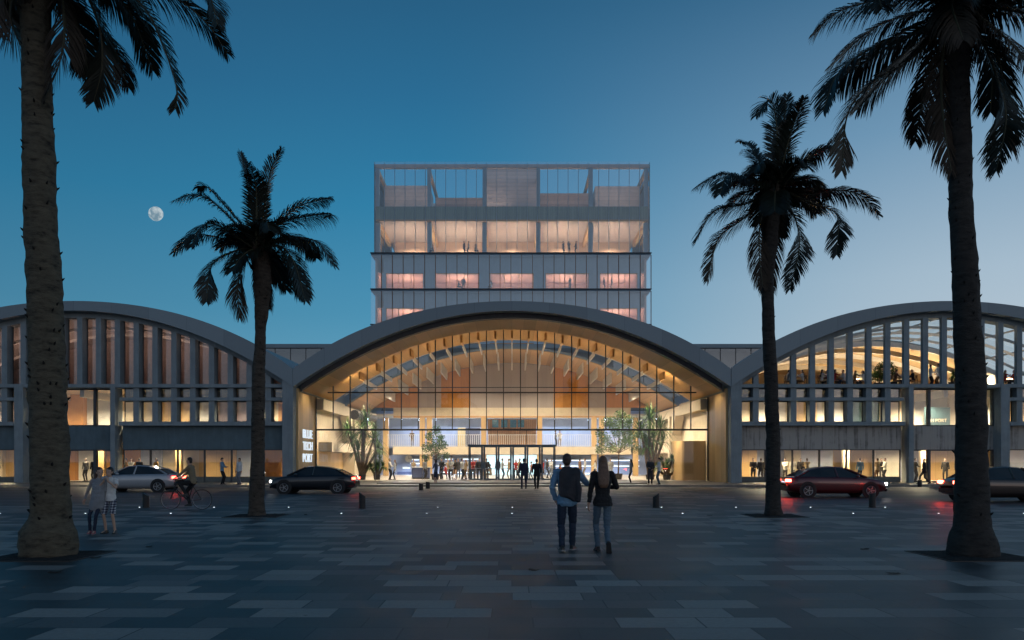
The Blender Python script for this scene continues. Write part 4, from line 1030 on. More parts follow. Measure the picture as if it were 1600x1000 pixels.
def figure(p, fine=False):
    """p: pose + clothing. Returns {part: mesh}. Local space: faces +y, 1.75 m tall, feet at z = 0."""
    g_ = lambda k, d: p.get(k, d)
    vox = .0085 if fine else .021
    child = g_('child', False); fem = g_('female', False)
    ph = g_('pelvis', .925); lean = g_('lean', 0.0); tw_ = g_('shift', 0.0); px = g_('px', 0.0)
    hipw = .088; shw = .165 if fem else (.19 if not child else .155)
    pel = Vector((px, g_('py', 0.0), ph))
    def spine(z):                                    # z = height above the pelvis in the upright body
        return pel+Vector((tw_*z, math.sin(lean)*z, math.cos(lean)*z))
    sh_z = .50
    neck = spine(.565); 
    hd = spine(.715)+Vector((g_('hx',0), g_('hy',.015), g_('hz', 0)))
    # legs
    kn = {}
    for s, k in ((-1,'l'),(1,'r')):
        hip = pel+Vector((s*hipw, 0, -.03)); an = Vector(g_('foot_'+k, (s*.095,0,.085)))
        knee, an = ik(hip, an, .43, .425, g_('knee_'+k, (s*.12,1,0)))
        fd = Vector(g_('toe_'+k, (s*.25,1,-.05))).normalized()
        kn[k] = (hip, knee, an, fd)
    arms = {}
    for s, k in ((-1,'l'),(1,'r')):
        sh = spine(sh_z)+Vector((s*shw, -.005, 0)); wr = g_('hand_'+k, None)
        wr = Vector(wr) if wr is not None else sh+Vector((s*.075,.05,-.53))
        el, wr = ik(sh, wr, .285, .255, g_('elbow_'+k, (s*.5,-1,-.15)))
        arms[k] = (sh, el, wr)
    bl = .92 if not child else .85
    bw = g_('bulk', 1.0)*(.90 if fem else 1.0)*(.86 if child else 1)
    prof = [(-.10,.125,.09),(-.05,.165,.115),(.03,.162,.112),(.14,.138,.098),(.26,.150,.105),(.38,.170,.116),(.47,.165,.10),(.53,.105,.075),(.57,.06,.06)]
    if fem: prof = [(-.10,.13,.095),(-.05,.178,.122),(.03,.168,.115),(.14,.126,.090),(.26,.138,.100),(.36,.158,.125),(.47,.155,.09),(.53,.095,.07),(.57,.052,.055)]
    def torso(mb, k, z0=-9, z1=9, n=16, extra=0):
        rs = []
        for (z, rx, ry) in prof:
            if z < z0 or z > z1: continue
            c = spine(z); ct, st_ = math.cos(lean), math.sin(lean)
            rs.append([c+Vector(((rx*bw*k+extra)*math.cos(a), (ry*bw*k+extra)*math.sin(a)*ct, -(ry*bw*k)*math.sin(a)*st_)) for a in [2*math.pi*i/n for i in range(n)]])
        mb.rings(rs)
    def limb(mb, pts, rr, n=10):
        path = []; rad = []
        for i in range(len(pts)-1):
            for j in range(4):
                f = j/4; path.append(Vector(pts[i]).lerp(Vector(pts[i+1]), f)); rad.append(rr[i]+(rr[i+1]-rr[i])*f)
        path.append(Vector(pts[-1])); rad.append(rr[-1]); mb.tube(path, rad, n)
        mb.ell(pts[0], (rr[0],)*3, 10, 8); 
        for q, r in zip(pts[1:-1], rr[1:-1]): mb.ell(q, (r*.99,)*3, 10, 8)
    b = MB()
    torso(b, .86)
    for k, s in (('l',-1),('r',1)):
        hip, knee, an, fd = kn[k]
        limb(b, [hip, hip.lerp(knee,.5), knee, knee.lerp(an,.35)-fd*.012, an], [.078*bw,.068*bw,.05*bw,.05*bw,.036])
        b.tube([an+Vector((0,0,-.02))-fd*.03, an+fd*.10+Vector((0,0,-.045)), an+fd*.17+Vector((0,0,-.055))], [.035,.03,.02], 8)
        sh, el, wr = arms[k]
        limb(b, [sh, sh.lerp(el,.5), el, el.lerp(wr,.3), wr], [.050*bw,.044*bw,.036*bw,.036*bw,.025])
        hdv = (wr-el).normalized()
        hand(b, wr, g_('hdir_'+k, hdv), g_('palm_'+k, (-s,.3,0)), g_('thumb_'+k, s*1.0 if False else -s*-1), g_('curl_'+k, .55), fine)
    b.tube([spine(.50), hd+Vector((0,-.01,-.06))], [.062*(.85 if fem or child else 1),.052*(.85 if fem or child else 1)], 10)
    yaw, pit = g_('yaw', 0.0), g_('pitch', 0.0)
    HR = Matrix.Rotation(-yaw, 3, 'Z') @ Matrix.Rotation(pit, 3, 'X')
    hs = 1.0 if not child else 1.10
    H = lambda x, y, z: hd+HR @ (Vector((x,y,z))*hs)
    b.ell(H(0,-.012,.025), (.073*hs,.092*hs,.092*hs), 16, 12, 0, HR)
    b.ell(H(0,.022,-.045), (.054*hs,.066*hs,.066*hs), 14, 10, 0, HR)
    b.ell(H(0,.045,-.088), (.030*hs,.032*hs,.022*hs), 10, 8, 0, HR)
    b.tube([H(0,.075,.012), H(0,.098,-.022), H(0,.085,-.034)], [.011,.015,.010], 7)
    b.ell(H(0,.078,-.060), (.022,.012,.009), 8, 6, 0, HR)
    for s in (-1,1):
        b.ell(H(s*.076,-.012,-.012), (.010,.020,.032), 8, 6, 0, HR)
        b.ell(H(s*.034,.066,.022), (.022,.014,.010), 8, 6, 0, HR)
    out = {'body': remesh(b, vox, 2 if fine else 3)}
    e = MB()
    if fine:
        for s in (-1,1): e.ell(H(s*.031,.074,.003), (.012,.008,.007), 8, 6, 0, HR)
        out['eyes'] = e.mesh('eyes', smooth=True)
    # hair
    hr = MB(); style = g_('hair', 'short')
    cap = (.080,.098,.096) if style != 'bald' else (.05,.05,.05)
    hr.ell(H(0,-.022,.036), tuple(c*hs for c in cap), 16, 12, 0, HR)
    hr.ell(H(0,-.055,-.02), (.068*hs,.058*hs,.075*hs), 12, 10, 0, HR)
    if style == 'long':
        rs = []
        for (z, wx, wy, yc) in ((.06,.075,.06,-.04),(-.02,.088,.055,-.06),(-.11,.098,.05,-.085),(-.20,.112,.05,-.11),(-.30,.108,.046,-.135),(-.40,.095,.036,-.150),(-.46,.06,.022,-.152)):
            c = hd+Vector((0,yc,z)); rs.append([c+Vector((wx*hs*math.cos(a), wy*math.sin(a), 0)) for a in [2*math.pi*i/16 for i in range(16)]])
        hr.rings(rs)
    elif style == 'bob':
        hr.ell(H(0,-.03,-.03), (.09,.085,.11), 12, 10, 0, HR)
    elif style == 'tail':
        hr.tube([H(0,-.10,.03), H(0,-.20,.0), H(0,-.22,-.10), H(.01,-.20,-.22)], [.035,.05,.045,.015], 8)
    elif style == 'bun': hr.ell(H(0,-.12,.06), (.045,.045,.045), 10, 8)
    if style != 'bald':
        # keep the face free: cut everything in front of the hairline
        keep = MB(); 
        out['hair'] = remesh(hr, vox*.9, 2 if fine else 3)
        me = out['hair']
        for v in me.vertices:
            q = HR.transposed() @ (Vector(v.co)-hd)
            lim = .062 if q.z > .062 else (.018 if q.z > .0 else .004)
            if q.y > lim*hs and q.z > -.13:
                v.co = hd+HR @ Vector((q.x*.94, lim*hs, q.z))
    # top
    tp = MB(); kind = g_('top', 'shirt'); loose = {'shirt':1.06,'tee':1.07,'suit':1.13,'knit':1.10,'dress':1.05,'poncho':1.10}[kind]
    torso(tp, loose, -.12 if kind not in ('tee','knit') else -.08, .58)
    if kind in ('suit','knit'):
        c0, c1 = spine(-.03), pel+Vector((0,-.01,-.17 if kind == 'suit' else -.075)); hem = (.175*bw*1.06, .128*bw*1.1)
        tp.rings([[c+Vector((hem[0]*k*math.cos(a), hem[1]*k*math.sin(a), 0)) for a in [2*math.pi*i/16 for i in range(16)]] for c, k in ((c0,1.0),(c1,1.04))])
    if kind == 'poncho':
        rs = []
        for z, rx, ry, sk in ((.50,.10,.075,0),(.40,.165,.11,0),(.22,.165,.13,0),(.0,.185,.15,.0),(-.14,.20,.16,-.02),(-.27,.15,.14,-.06)):
            c = spine(z); rs.append([c+Vector((rx*math.cos(a)-sk, ry*math.sin(a), -.10*max(0, -math.cos(a))*(1 if z < 0 else 0))) for a in [2*math.pi*i/18 for i in range(18)]])
        tp.rings(rs)
    for k, s in (('l',-1),('r',1)):
        sh, el, wr = arms[k]; m_ = 1.22*bw if kind != 'suit' else 1.38*bw
        tp.ell(sh+Vector((-s*.02,0,.0)), (.062*m_,.058*m_,.055*m_), 10, 8)
        if kind == 'tee': limb(tp, [sh, sh.lerp(el,.62)], [.052*m_,.054*m_])
        else: limb(tp, [sh, sh.lerp(el,.5), el, el.lerp(wr,.93)], [.052*m_,.047*m_,.042*m_,.033*m_])
    if kind in ('shirt','suit'):
        c = spine(.555); tp.tube([c+Vector((0,-.005,-.03)), c+Vector((0,-.003,.03))], [.066,.060], 12)
    out['top'] = remesh(tp, vox, 3 if fine else 3)
    # legs cover
    def wrinkle(me, amp, kx=9, kz=5, seed=0):
        nn = [v.normal.copy() for v in me.vertices]; wz = pel.z-.06
        for v, nv in zip(me.vertices, nn):
            c = v.co; n_ = noise.noise(Vector((c.x*kx+c.z*3+seed, c.y*kx, c.z*kz*2.4)))+.6*noise.noise(Vector((c.x*kx*2.2, c.y*kx*2.2+seed, c.z*kz*5)))
            v.co = c+nv*(n_*amp+(.005 if seed == 0 else 0))*(1 if seed == 0 else max(0, min(1, (wz-c.z)*8)))
    if fine: wrinkle(out['top'], .011)
    bt = MB(); bk = g_('bottom', 'trousers')
    if bk in ('trousers','shorts'):
        torso(bt, 1.03, -.11, .08)
        for k in 'lr':
            hip, knee, an, fd = kn[k]; m_ = 1.12*bw*g_('slim', 1.0)
            if bk == 'shorts':
                limb(bt, [hip, hip.lerp(knee,.5), hip.lerp(knee,.93)], [.092*bw,.092*bw,.088*bw])
            else:
                limb(bt, [hip, hip.lerp(knee,.5), knee, knee.lerp(an,.4)-fd*.008, an+Vector((0,0,-.012))], [.086*bw,.077*m_,.060*m_,.056*m_,.050*m_*g_('flare',1.0)])
    else:
        rs = []
        for z, rx, ry in ((.06,.15,.105),(-.05,.18,.13),(-.25,.20,.15),(-.45,.215,.17)):
            c = pel+Vector((0,0,z)); rs.append([c+Vector((rx*bw*math.cos(a), ry*bw*math.sin(a), 0)) for a in [2*math.pi*i/18 for i in range(18)]])
        bt.rings(rs)
    out['bottom'] = remesh(bt, vox, 3)
    if fine: wrinkle(out['bottom'], .009, 8, 6, 4)
    for k in 'lr':
        hip, knee, an, fd = kn[k]; pitch_ = g_('sole_'+k, 0.0)
        up_ = Vector((0,0,1)) if 'up_'+k not in p else Vector(p['up_'+k])
        sd = fd.cross(up_).normalized(); up_ = sd.cross(fd).normalized()
        sm = MB(); base = an-up_*.085
        rs = []
        for (y, wd, hh) in ((-.075,.026,.05),(-.06,.038,.085),(0,.040,.10),(.06,.044,.072),(.12,.047,.05),(.17,.040,.036),(.195,.022,.022)):
            c = base+fd*y
            rs.append([c+sd*wd*.95, c+sd*wd+up_*.022, c+sd*wd*.72+up_*hh, c-sd*wd*.72+up_*hh, c-sd*wd+up_*.022, c-sd*wd*.95])
        sm.rings(rs)
        s2 = MB(); rs = []
        for (y, wd) in ((-.082,.028),(-.06,.042),(0,.043),(.06,.047),(.12,.050),(.175,.042),(.203,.022)):
            c = base+fd*y-up_*.004
            rs.append([c+sd*wd-up_*.004, c+sd*wd+up_*.022, c-sd*wd+up_*.022, c-sd*wd-up_*.004])
        s2.rings(rs); o = len(sm.v); sm.v += s2.v; sm.f += [tuple(q+o for q in f) for f in s2.f]; sm.m += [1]*len(s2.f)
        out['shoe_'+k] = sm.mesh('shoe', smooth=False)
    return out
PARTN = {'body':'body','eyes':'eye','hair':'hair','top':'top','bottom':'trousers','shoe_l':'shoe','shoe_r':'shoe'}
def person(fig, x, y, z, rot, h, mats, label, group=None, names={}):
    root = empty('person', (x,y,z), rot, label, 'person', group)
    root.scale = (h/1.75,)*3
    for k, me in fig.items():
        if k not in names and k == 'eyes': nm = 'eyes'
        else: nm = names.get(k, PARTN[k])
        if not me.materials:
            me.materials.append(SKIN)
            if k.startswith('shoe'): me.materials.append(SOLE)
        o = bpy.data.objects.new(nm, me); COL.objects.link(o); o.parent = root
        mm = mats.get(k, None) if not k.startswith('shoe') else mats.get('shoe', SHOE)
        if k == 'eyes': mm = EYE
        if k == 'body' and mm is None: mm = SKIN
        sl_ = o.material_slots[0]; sl_.link = 'OBJECT'; sl_.material = mm
        if k.startswith('shoe'):
            o.material_slots[1].link = 'OBJECT'; o.material_slots[1].material = mats.get('sole', SHOE)
    return root
# --- the couple walking towards the hall
man = figure(dict(top='shirt', pelvis=.905, foot_l=(-.085,-.10,.10), foot_r=(.10,.26,.085), knee_l=(-.1,1,0), toe_l=(-.2,1,-.12), toe_r=(.35,1,-.05),
    hand_l=(-.205,.04,.90), elbow_l=(-.8,-.8,0), hdir_l=(.25,.5,-.85), hand_r=(.19,.12,1.40), elbow_r=(.9,-.1,-1), hdir_r=(-.45,-.2,.85), palm_r=(-.6,-.6,0), curl_r=1.3, hair='short', yaw=.1, lean=.03), True)
ym = 15.3
hm = 1.80
rm = person(man, PX(886,ym), ym, 0, R(-3), hm, dict(top=CL['blue'], bottom=CL['darkjeans'], hair=HAIR['brown'], sole=SOLE), 'man walking away in light blue shirt with dark jacket over his shoulder', 'couple walking to the hall', {'top':'shirt','bottom':'jeans'})
# jacket hanging down his back from the right shoulder
jk = MB(); sc = hm/1.75; rs = []
for i, (z, xl_, xr_, y, th) in enumerate(((1.50,.0,.17,.03,.05),(1.495,-.07,.215,-.05,.05),(1.40,-.14,.24,-.12,.042),(1.27,-.145,.225,-.15,.045),(1.15,-.145,.21,-.155,.05),(1.04,-.145,.225,-.16,.055),(.985,-.12,.23,-.155,.055),(.94,.02,.235,-.15,.045),(.89,.11,.24,-.14,.03))):
    r = []
    n = 10
    for k in range(n+1): u = k/n; r.append(Vector((xl_+(xr_-xl_)*u, y-th*.5-.018*math.sin(u*9+i*.8), z+.02*math.sin(u*5+i))))
    for k in range(n, -1, -1): u = k/n; r.append(Vector((xl_+(xr_-xl_)*u, y+th*.5, z)))
    rs.append([q*sc for q in r])
jk.rings(rs)
jk.tube([Vector((.17,-.12,1.32))*sc, Vector((.215,-.165,1.12))*sc, Vector((.20,-.175,.90))*sc], [.05,.052,.042], 9)
jm = remesh(jk, .010, 2, 'jacket'); jm.materials.append(CL['dark'])
jo = bpy.data.objects.new('jacket', jm); COL.objects.link(jo); jo.location = (PX(886,ym),ym,0); jo.rotation_euler = (0,0,R(-3))
tag(jo, 'dark jacket slung over the shoulder of the man in light blue shirt', 'jacket')
woman = figure(dict(female=True, top='knit', pelvis=.915, foot_l=(-.06,.10,.085), foot_r=(.075,-.30,.17), knee_r=(.05,1,-.1), toe_r=(.1,.45,-.9), up_r=(0,.9,.45), toe_l=(-.1,1,-.05),
    hand_l=(-.235,.03,.86), elbow_l=(-.6,-1,0), palm_l=(1,.2,0), hand_r=(.12,.30,1.17), elbow_r=(.9,-.5,-.4), hair='long', slim=.95, px=.02), True)
yw_ = 15.25
person(woman, PX(940,yw_), yw_, 0, R(2), 1.75, dict(top=CL['black'], bottom=CL['jeans'], hair=mat('light brown hair', (.15,.078,.045), .45, 0, .3, 30), sole=SOLE_D), 'woman walking away with long brown hair, black sweater and blue jeans', 'couple walking to the hall', {'top':'sweater','bottom':'jeans'})
# --- the two children by the palm
girl = figure(dict(child=True, female=True, top='poncho', pelvis=.92, shift=-.05, lean=.02, foot_l=(.03,.04,.085), foot_r=(.17,-.02,.085), toe_l=(-.3,1,-.05), toe_r=(-.2,1,-.05), px=-.05,
    hand_l=(-.12,.02,1.36), elbow_l=(-.6,-.2,-.6), hand_r=(.34,-.02,.84), elbow_r=(1,-.3,0), hair='tail', yaw=-.8, hx=-.03, slim=.9), True)
yk = 19.0
person(girl, PX(150,yk), yk, 0, R(180), 1.50, dict(top=CL['knit'], bottom=CL['navy'], hair=mat('auburn hair', (.09,.035,.02), .5, 0, .3, 30), shoe=PINKSHOE, sole=SOLE), 'girl in long grey poncho leaning on a boy beside the swollen palm', 'children beside the palm', {'top':'poncho','bottom':'leggings'})
boy = figure(dict(child=True, top='tee', bottom='shorts', pelvis=.925, foot_l=(-.13,.02,.085), foot_r=(.12,.0,.085), hand_l=(-.06,.24,1.40), elbow_l=(-.9,-.1,-1), hand_r=(.07,.23,1.40), elbow_r=(.9,-.1,-1),
    hdir_l=(.3,.2,.9), hdir_r=(-.3,.2,.9), palm_l=(1,-.2,0), palm_r=(-1,-.2,0), curl_l=1.0, curl_r=1.0, hair='short', yaw=.25, hx=.02), True)
m, t, b, co = base_mat('navy and white plaid'); sp = t.new('ShaderNodeSeparateXYZ'); t.link(co, sp.inputs[0])
qa = t.math('LESS_THAN', t.math('FRACT', t.math('MULTIPLY', sp.outputs[0], 15)), .42); qb = t.math('LESS_THAN', t.math('FRACT', t.math('MULTIPLY', sp.outputs[2], 15)), .42)
t.link(t.ramp(t.math('MULTIPLY', t.math('ADD', qa, qb), .5), [(.2, (.025,.03,.06)), (.5, (.18,.20,.25)), (.95, (.55,.56,.58))]), b.inputs['Base Color']); b.inputs['Roughness'].default_value = .9
person(boy, PX(172.5,yk+.1), yk+.1, 0, R(180), 1.50, dict(body=SKIN, top=CL['white'], bottom=m, hair=HAIR['dark'], sole=SHOE), 'boy in white T-shirt and plaid shorts holding both hands at his chin', 'children beside the palm', {'top':'t_shirt','bottom':'shorts'})

# --- small figures
V = {}
V['stand'] = figure(dict(top='shirt'))
V['suit'] = figure(dict(top='suit', foot_l=(-.12,.0,.085), foot_r=(.12,-.04,.085)))
V['suit_talk'] = figure(dict(top='suit', hand_r=(.08,.30,1.10), elbow_r=(.8,-.6,-.5), hand_l=(-.14,.22,1.0), elbow_l=(-.9,-.6,-.3)))
V['phone'] = figure(dict(top='shirt', hand_r=(.08,.32,1.18), hand_l=(-.06,.30,1.14), elbow_r=(.8,-.6,-.6), elbow_l=(-.8,-.6,-.6), pitch=-.35, foot_l=(-.15,.03,.085)))
V['arms'] = figure(dict(top='shirt', hand_r=(-.10,.20,1.16), hand_l=(.10,.22,1.12), elbow_r=(.9,-.3,-.5), elbow_l=(-.9,-.3,-.5)))
V['walk'] = figure(dict(top='suit', pelvis=.90, foot_l=(-.08,-.30,.13), foot_r=(.08,.30,.085), toe_l=(-.1,1,-.5), hand_l=(-.24,.22,.92), hand_r=(.25,-.16,.90)))
V['woman'] = figure(dict(female=True, top='knit', hair='long', hand_r=(.12,.27,1.12), elbow_r=(.8,-.6,-.4)))
V['dress'] = figure(dict(female=True, top='shirt', bottom='skirt', hair='bob', hand_l=(-.1,.25,1.1), elbow_l=(-.8,-.6,-.4)))
V['bag'] = figure(dict(female=True, top='shirt', hair='bun', foot_l=(-.07,-.14,.09), foot_r=(.08,.14,.085), hand_l=(-.22,.1,.92)))
V['rail'] = figure(dict(top='shirt', lean=.30, hand_r=(.16,.42,1.06), hand_l=(-.16,.42,1.06), elbow_r=(.6,-.2,-1), elbow_l=(-.6,-.2,-1), py=-.08))
V['sit'] = figure(dict(top='shirt', pelvis=.50, foot_l=(-.12,.44,.085), foot_r=(.12,.42,.085), knee_l=(-.1,.3,1), knee_r=(.1,.3,1), hand_l=(-.12,.34,.74), hand_r=(.14,.36,.76), lean=.12, elbow_l=(-.8,-.3,-.6), elbow_r=(.8,-.3,-.6)))
V['sitw'] = figure(dict(female=True, top='knit', hair='long', pelvis=.50, foot_l=(-.1,.46,.085), foot_r=(.1,.36,.085), knee_l=(-.1,.3,1), knee_r=(.1,.3,1), hand_l=(-.1,.36,.80), hand_r=(.1,.36,1.0), lean=.06, elbow_l=(-.8,-.3,-.6), elbow_r=(.8,-.3,-.6)))
def pp(px, Y, z, v, face, top, bot, label, h=1.75, hair='dark', skin=None, group='people at the hall'):
    nm = {'top':{'shirt':'shirt','suit':'jacket'}.get('suit' if v in ('suit','suit_talk','walk') else 'shirt'), 'bottom':'skirt' if v == 'dress' else 'trousers'}
    if v in ('woman','sitw'): nm['top'] = 'sweater'
    return person(V[v], PX(px,Y), Y, z, R(face), h, dict(body=skin or SKIN, top=CL[top], bottom=CL[bot], hair=HAIR[hair]), label, group, nm)
# face: 0 looks away from the viewer, 180 towards the viewer, 90 to the left, -90 to the right
IN, OUT, FC = .138, 0.0, .112
G = 'visitors on the hall floor'
A = [
 (609,69,IN,'arms',-100,'white','black','man in white shirt leaning close to a woman left of the blue counter'),
 (617,69.3,IN,'woman',100,'white','black','woman in white top close to a man left of the blue counter',1.66),
 (646,74,IN,'bag',180,'beige','navy','person in beige behind the blue counter',1.68),
 (690,70,IN,'suit_talk',160,'dark','dark','man in dark suit just left of the small round-crowned tree trunk'),
 (697,71,IN,'sit',90,'red','dark','person sitting low in red behind the people near the small tree',1.7),
 (705,69,IN,'arms',170,'white','dark','person in white top and dark vest between the small tree and the doors'),
 (711,70,IN,'dress',150,'black','brown','woman with a brown skirt beside the person in white top',1.68),
 (722,69,IN,'stand',-60,'white','black','man in white shirt holding a woman left of the first door leaf'),
 (728,69.2,IN,'woman',60,'beige','brown','woman in beige top facing a man left of the first door leaf',1.66),
 (739,68.5,IN,'arms',180,'red','dark','man in red jacket behind the first door leaf'),
 (749,68.5,IN,'suit',180,'dark','dark','man in dark suit and white shirt behind the first door leaf'),
 (760,68,IN,'suit',0,'dark','dark','man in dark suit with his back turned behind the second door leaf'),
 (767,69,IN,'sit',100,'beige','khaki','person sitting low in beige beside the back-turned man in suit',1.7),
 (785,69,IN,'phone',-80,'white','navy','man in white shirt holding papers before the cyan wall'),
 (795,69.5,IN,'stand',90,'beige','khaki','man in beige shirt facing the man with papers'),
 (806,71,IN,'woman',170,'red','dark','woman in dark red jacket behind the fourth door leaf',1.68),
 (812,70,IN,'stand',120,'beige','navy','person in beige top behind the man entering in dark blue suit'),
 (830,72,IN,'bag',90,'orange','jeans','small person in rust top and jeans walking behind the fifth door leaf',1.5),
 (848,73,IN,'dress',120,'red','dark','woman in red behind the fifth door leaf edge',1.66),
 (862,72,IN,'arms',140,'white','grey','man in white shirt behind the rightmost door leaf'),
 (875,74,IN,'sitw',-90,'orange','beige','fair-haired person sitting behind the walking man in blue shirt',1.7),
 (906,78,IN,'suit',-70,'brown','dark','man in brown jacket between the walking couple inside the hall'),
 (664,71,IN,'stand',-120,'grey','dark','man in grey shirt standing right behind the counter'),
 (700,73,IN,'woman',160,'beige','dark','woman in beige deep in the hall above the seated person in red',1.66),
 (716,74,IN,'suit',180,'dark','dark','man in charcoal suit farther back left of the first door leaf'),
 (734,74,IN,'stand',150,'white','beige','man in white shirt farther back at the edge of the first door leaf'),
 (744,73,IN,'dress',180,'slate','slate','woman in slate dress farther back between the red jacket and the dark suit',1.64),
 (755,75,IN,'arms',170,'grey','black','man in grey shirt farther back at the second door frame'),
 (778,76,IN,'suit',150,'black','black','man in black farther back left of the man with papers'),
 (822,77,IN,'arms',170,'white','dark','man in white farther back behind the fourth and fifth door leaves'),
 (843,78,IN,'stand',90,'blue','dark','man in light blue farther back right of the man all in black'),
 (855,76,IN,'suit_talk',-90,'dark','dark','man in charcoal suit farther back behind the last door leaf'),
 (930,76,IN,'woman',100,'white','navy','woman in white between the walking couple and the airy tree',1.66),
 (954,78,IN,'suit',170,'grey','grey','man in grey suit behind the walking woman, under the airy tree'),
 (914,78,IN,'stand',80,'white','khaki','man in white shirt and khaki trousers between the walking couple inside the hall'),
]
for a in A:
    pp(*a[:8], h=a[8] if len(a) > 8 else 1.76, hair=random.choice(['dark','dark','brown','fair']), group=G)
G = 'people outside the glass front'
for a in [
 (681,57.6,OUT+.2 if False else .108,'dress',60,'slate','navy','woman in slate dress on the step before the small tree',1.66),
 (818.5,50.5,OUT,'suit',0,'navy','navy','man in dark blue suit standing before the doors with his back turned',1.82),
 (838.5,50.5,OUT,'walk',0,'black','black','man all in black walking to the doors',1.82),
 (986,57.5,.108,'woman',80,'grey','black','woman in grey top and dark trousers before the airy indoor tree',1.68),
 (1016,56,.108,'suit_talk',170,'dark','dark','man in dark suit outside before the fan palm',1.78),
 (1030,56,.108,'phone',95,'white','jeans','man in white shirt and jeans beside a suited man before the fan palm',1.78),
 (347,55.5,.108,'phone',-90,'blue','black','man in blue shirt looking at his phone before the left wing',1.78),
 (374,55.5,.108,'stand',150,'white','grey','man in white shirt and grey trousers beside the palm before the left wing',1.76),
 (1444,57,.108,'walk',80,'black','dark','man in black suit walking past the tall bay of the right wing',1.78)]:
    pp(*a[:8], h=a[8], group=G, hair='dark')
G = 'people behind the ground floor glass of the wings'
for a in [
 (134,63.5,'stand',170,'grey','black','person in grey behind the left wing glass beside the big palm trunk'),
 (147,62.6,'suit',180,'black','black','person in black behind the left wing glass beside the pier'),
 (197,64,'stand',120,'brown','dark','person in brown behind the left wing glass first right of the pier'),
 (205,63.5,'arms',180,'white','beige','person in white behind the left wing glass next to one in brown'),
 (218,63,'suit',0,'black','black','person in black suit behind the left wing glass with back turned'),
 (244,63,'woman',150,'yellow','brown','person in ochre top behind the left wing glass near the cyclist'),
 (1177,63,'suit_talk',160,'dark','dark','left one of two suited men behind the glass near the hall corner'),
 (1189,63,'suit',0,'dark','dark','right one of two suited men behind the glass near the hall corner, back turned'),
 (1227,63.5,'arms',150,'white','dark','person in white behind the glass just right of the palm before the right wing'),
 (1239,64,'stand',170,'white','grey','person in white and grey trousers behind the glass above the red car roof'),
 (1251,63.5,'suit',180,'dark','dark','person in dark jacket behind the glass above the red car roof'),
 (1261,63,'arms',0,'beige','beige','person in beige behind the glass above the red car bonnet'),
 (1344,62.8,'stand',0,'blue','navy','man in pale blue shirt with back turned behind the right wing glass'),
 (1371,62.8,'arms',20,'beige','brown','man in beige shirt in a group of three behind the right wing glass'),
 (1377,64,'suit',180,'dark','dark','man in dark jacket at the middle of the group of three'),
 (1383,63,'arms',90,'white','black','man in white shirt at the right of the group of three'),
 (1430,63,'suit_talk',-90,'dark','dark','suited man facing right behind the tall bay window'),
 (1477,64,'suit',150,'black','black','person in black deep behind the tall bay next to the big dark palm'),
 (1497,64,'stand',120,'white','black','person in white half hidden by the big dark palm')]:
    pp(a[0],a[1],.135,*a[2:7], h=1.76, group=G, hair=random.choice(['dark','brown','dark']))
G = 'people on the hall gallery'
zg = ZG1+.003
pp(644,88.6,zg,'rail',180,'brown','khaki','person in brown leaning on the gallery balustrade at left', group=G)
pp(868,88.7,zg,'phone',-100,'grey','dark','person in grey at the gallery balustrade right of the doors', group=G)
pp(875,88.6,zg,'rail',165,'white','khaki','person in white leaning on the gallery balustrade right of the doors', group=G)
G = 'people on the tower floors'
for a in [(677,z1,'sit',90,'grey','navy','person sitting at the left of the tower loggia'),(725,z1,'suit',-60,'navy','navy','person in navy standing in the tower loggia left of centre'),
 (732,z1,'stand',80,'grey','navy','person in grey beside one in navy in the tower loggia'),(742,z1,'sit',-90,'beige','navy','person sitting in the tower loggia left of centre'),
 (880,z1,'suit',-70,'navy','navy','left one of three standing in the tower loggia'),(889,z1,'arms',180,'grey','navy','middle one of three standing in the tower loggia, in grey'),
 (900,z1,'suit_talk',90,'navy','navy','right one of three standing in the tower loggia'),
 (716,z2,'sit',-90,'navy','navy','person sitting in the upper office floor of the tower'),(724,z2,'suit',180,'navy','navy','person standing tall in the upper office floor of the tower'),
 (768,z2,'sitw',60,'white','grey','person in white sitting in the second office window of the tower'),(891,z2,'arms',150,'grey','navy','person in grey at the fourth office window of the tower'),
 (944,z2,'suit',-90,'navy','navy','person standing at the fifth office window of the tower'),(956,z2,'stand',90,'slate','navy','person in slate at the fifth office window of the tower')]:
    Yp = YT+.1 if a[1] == z1 else YT+2.0
    if a[1] == z2: Yp = YT+.2
    pp(a[0],Yp,a[1]+.003,*a[2:7], h=1.78, group=G)
# --- terrace tables and diners on the right wing
zT = Z60(600)+.002
tblproto = []
def cafe_table(px, Y, label):
    x = PX(px,Y); r = empty('cafe_table', (x,Y,zT), 0, label, 'table', 'terrace tables')
    q = MB(); q.tube([(x,Y,zT+.71),(x,Y,zT+.74)], [.38,.38], 20); q.build('tabletop', M['wood_beam'], r)
    q = MB(); q.tube([(x,Y,zT+.03),(x,Y,zT+.71)], [.03,.03], 8); q.build('stem', M['black'], r)
    q = MB(); q.tube([(x,Y,zT),(x,Y,zT+.03)], [.24,.22], 16); q.build('foot', M['black'], r)
def cafe_chair(px, Y, face, label):
    x = PX(px,Y); r = empty('cafe_chair', (x,Y,zT), R(face), label, 'chair', 'terrace chairs')
    q = MB(); q.box(-.21,.21,-.20,.22,.43,.46); q.build('seat', M['wood_beam'], r, world=False)
    q = MB(); q.box(-.20,.20,-.235,-.205,.62,.88); q.build('backrest', M['wood_slat'], r, world=False)
    for sx in (-.19,.19):
        q = MB(); q.box(sx-.018,sx+.018,.17,.206,0,.43); q.build('leg', M['black'], r, world=False)
        q = MB(); q.box(sx-.018,sx+.018,-.215,-.18,0,.43); q.box(sx-.018,sx+.018,-.232,-.206,.43,.62); q.build('leg', M['black'], r, world=False)
G = 'diners on the terrace'
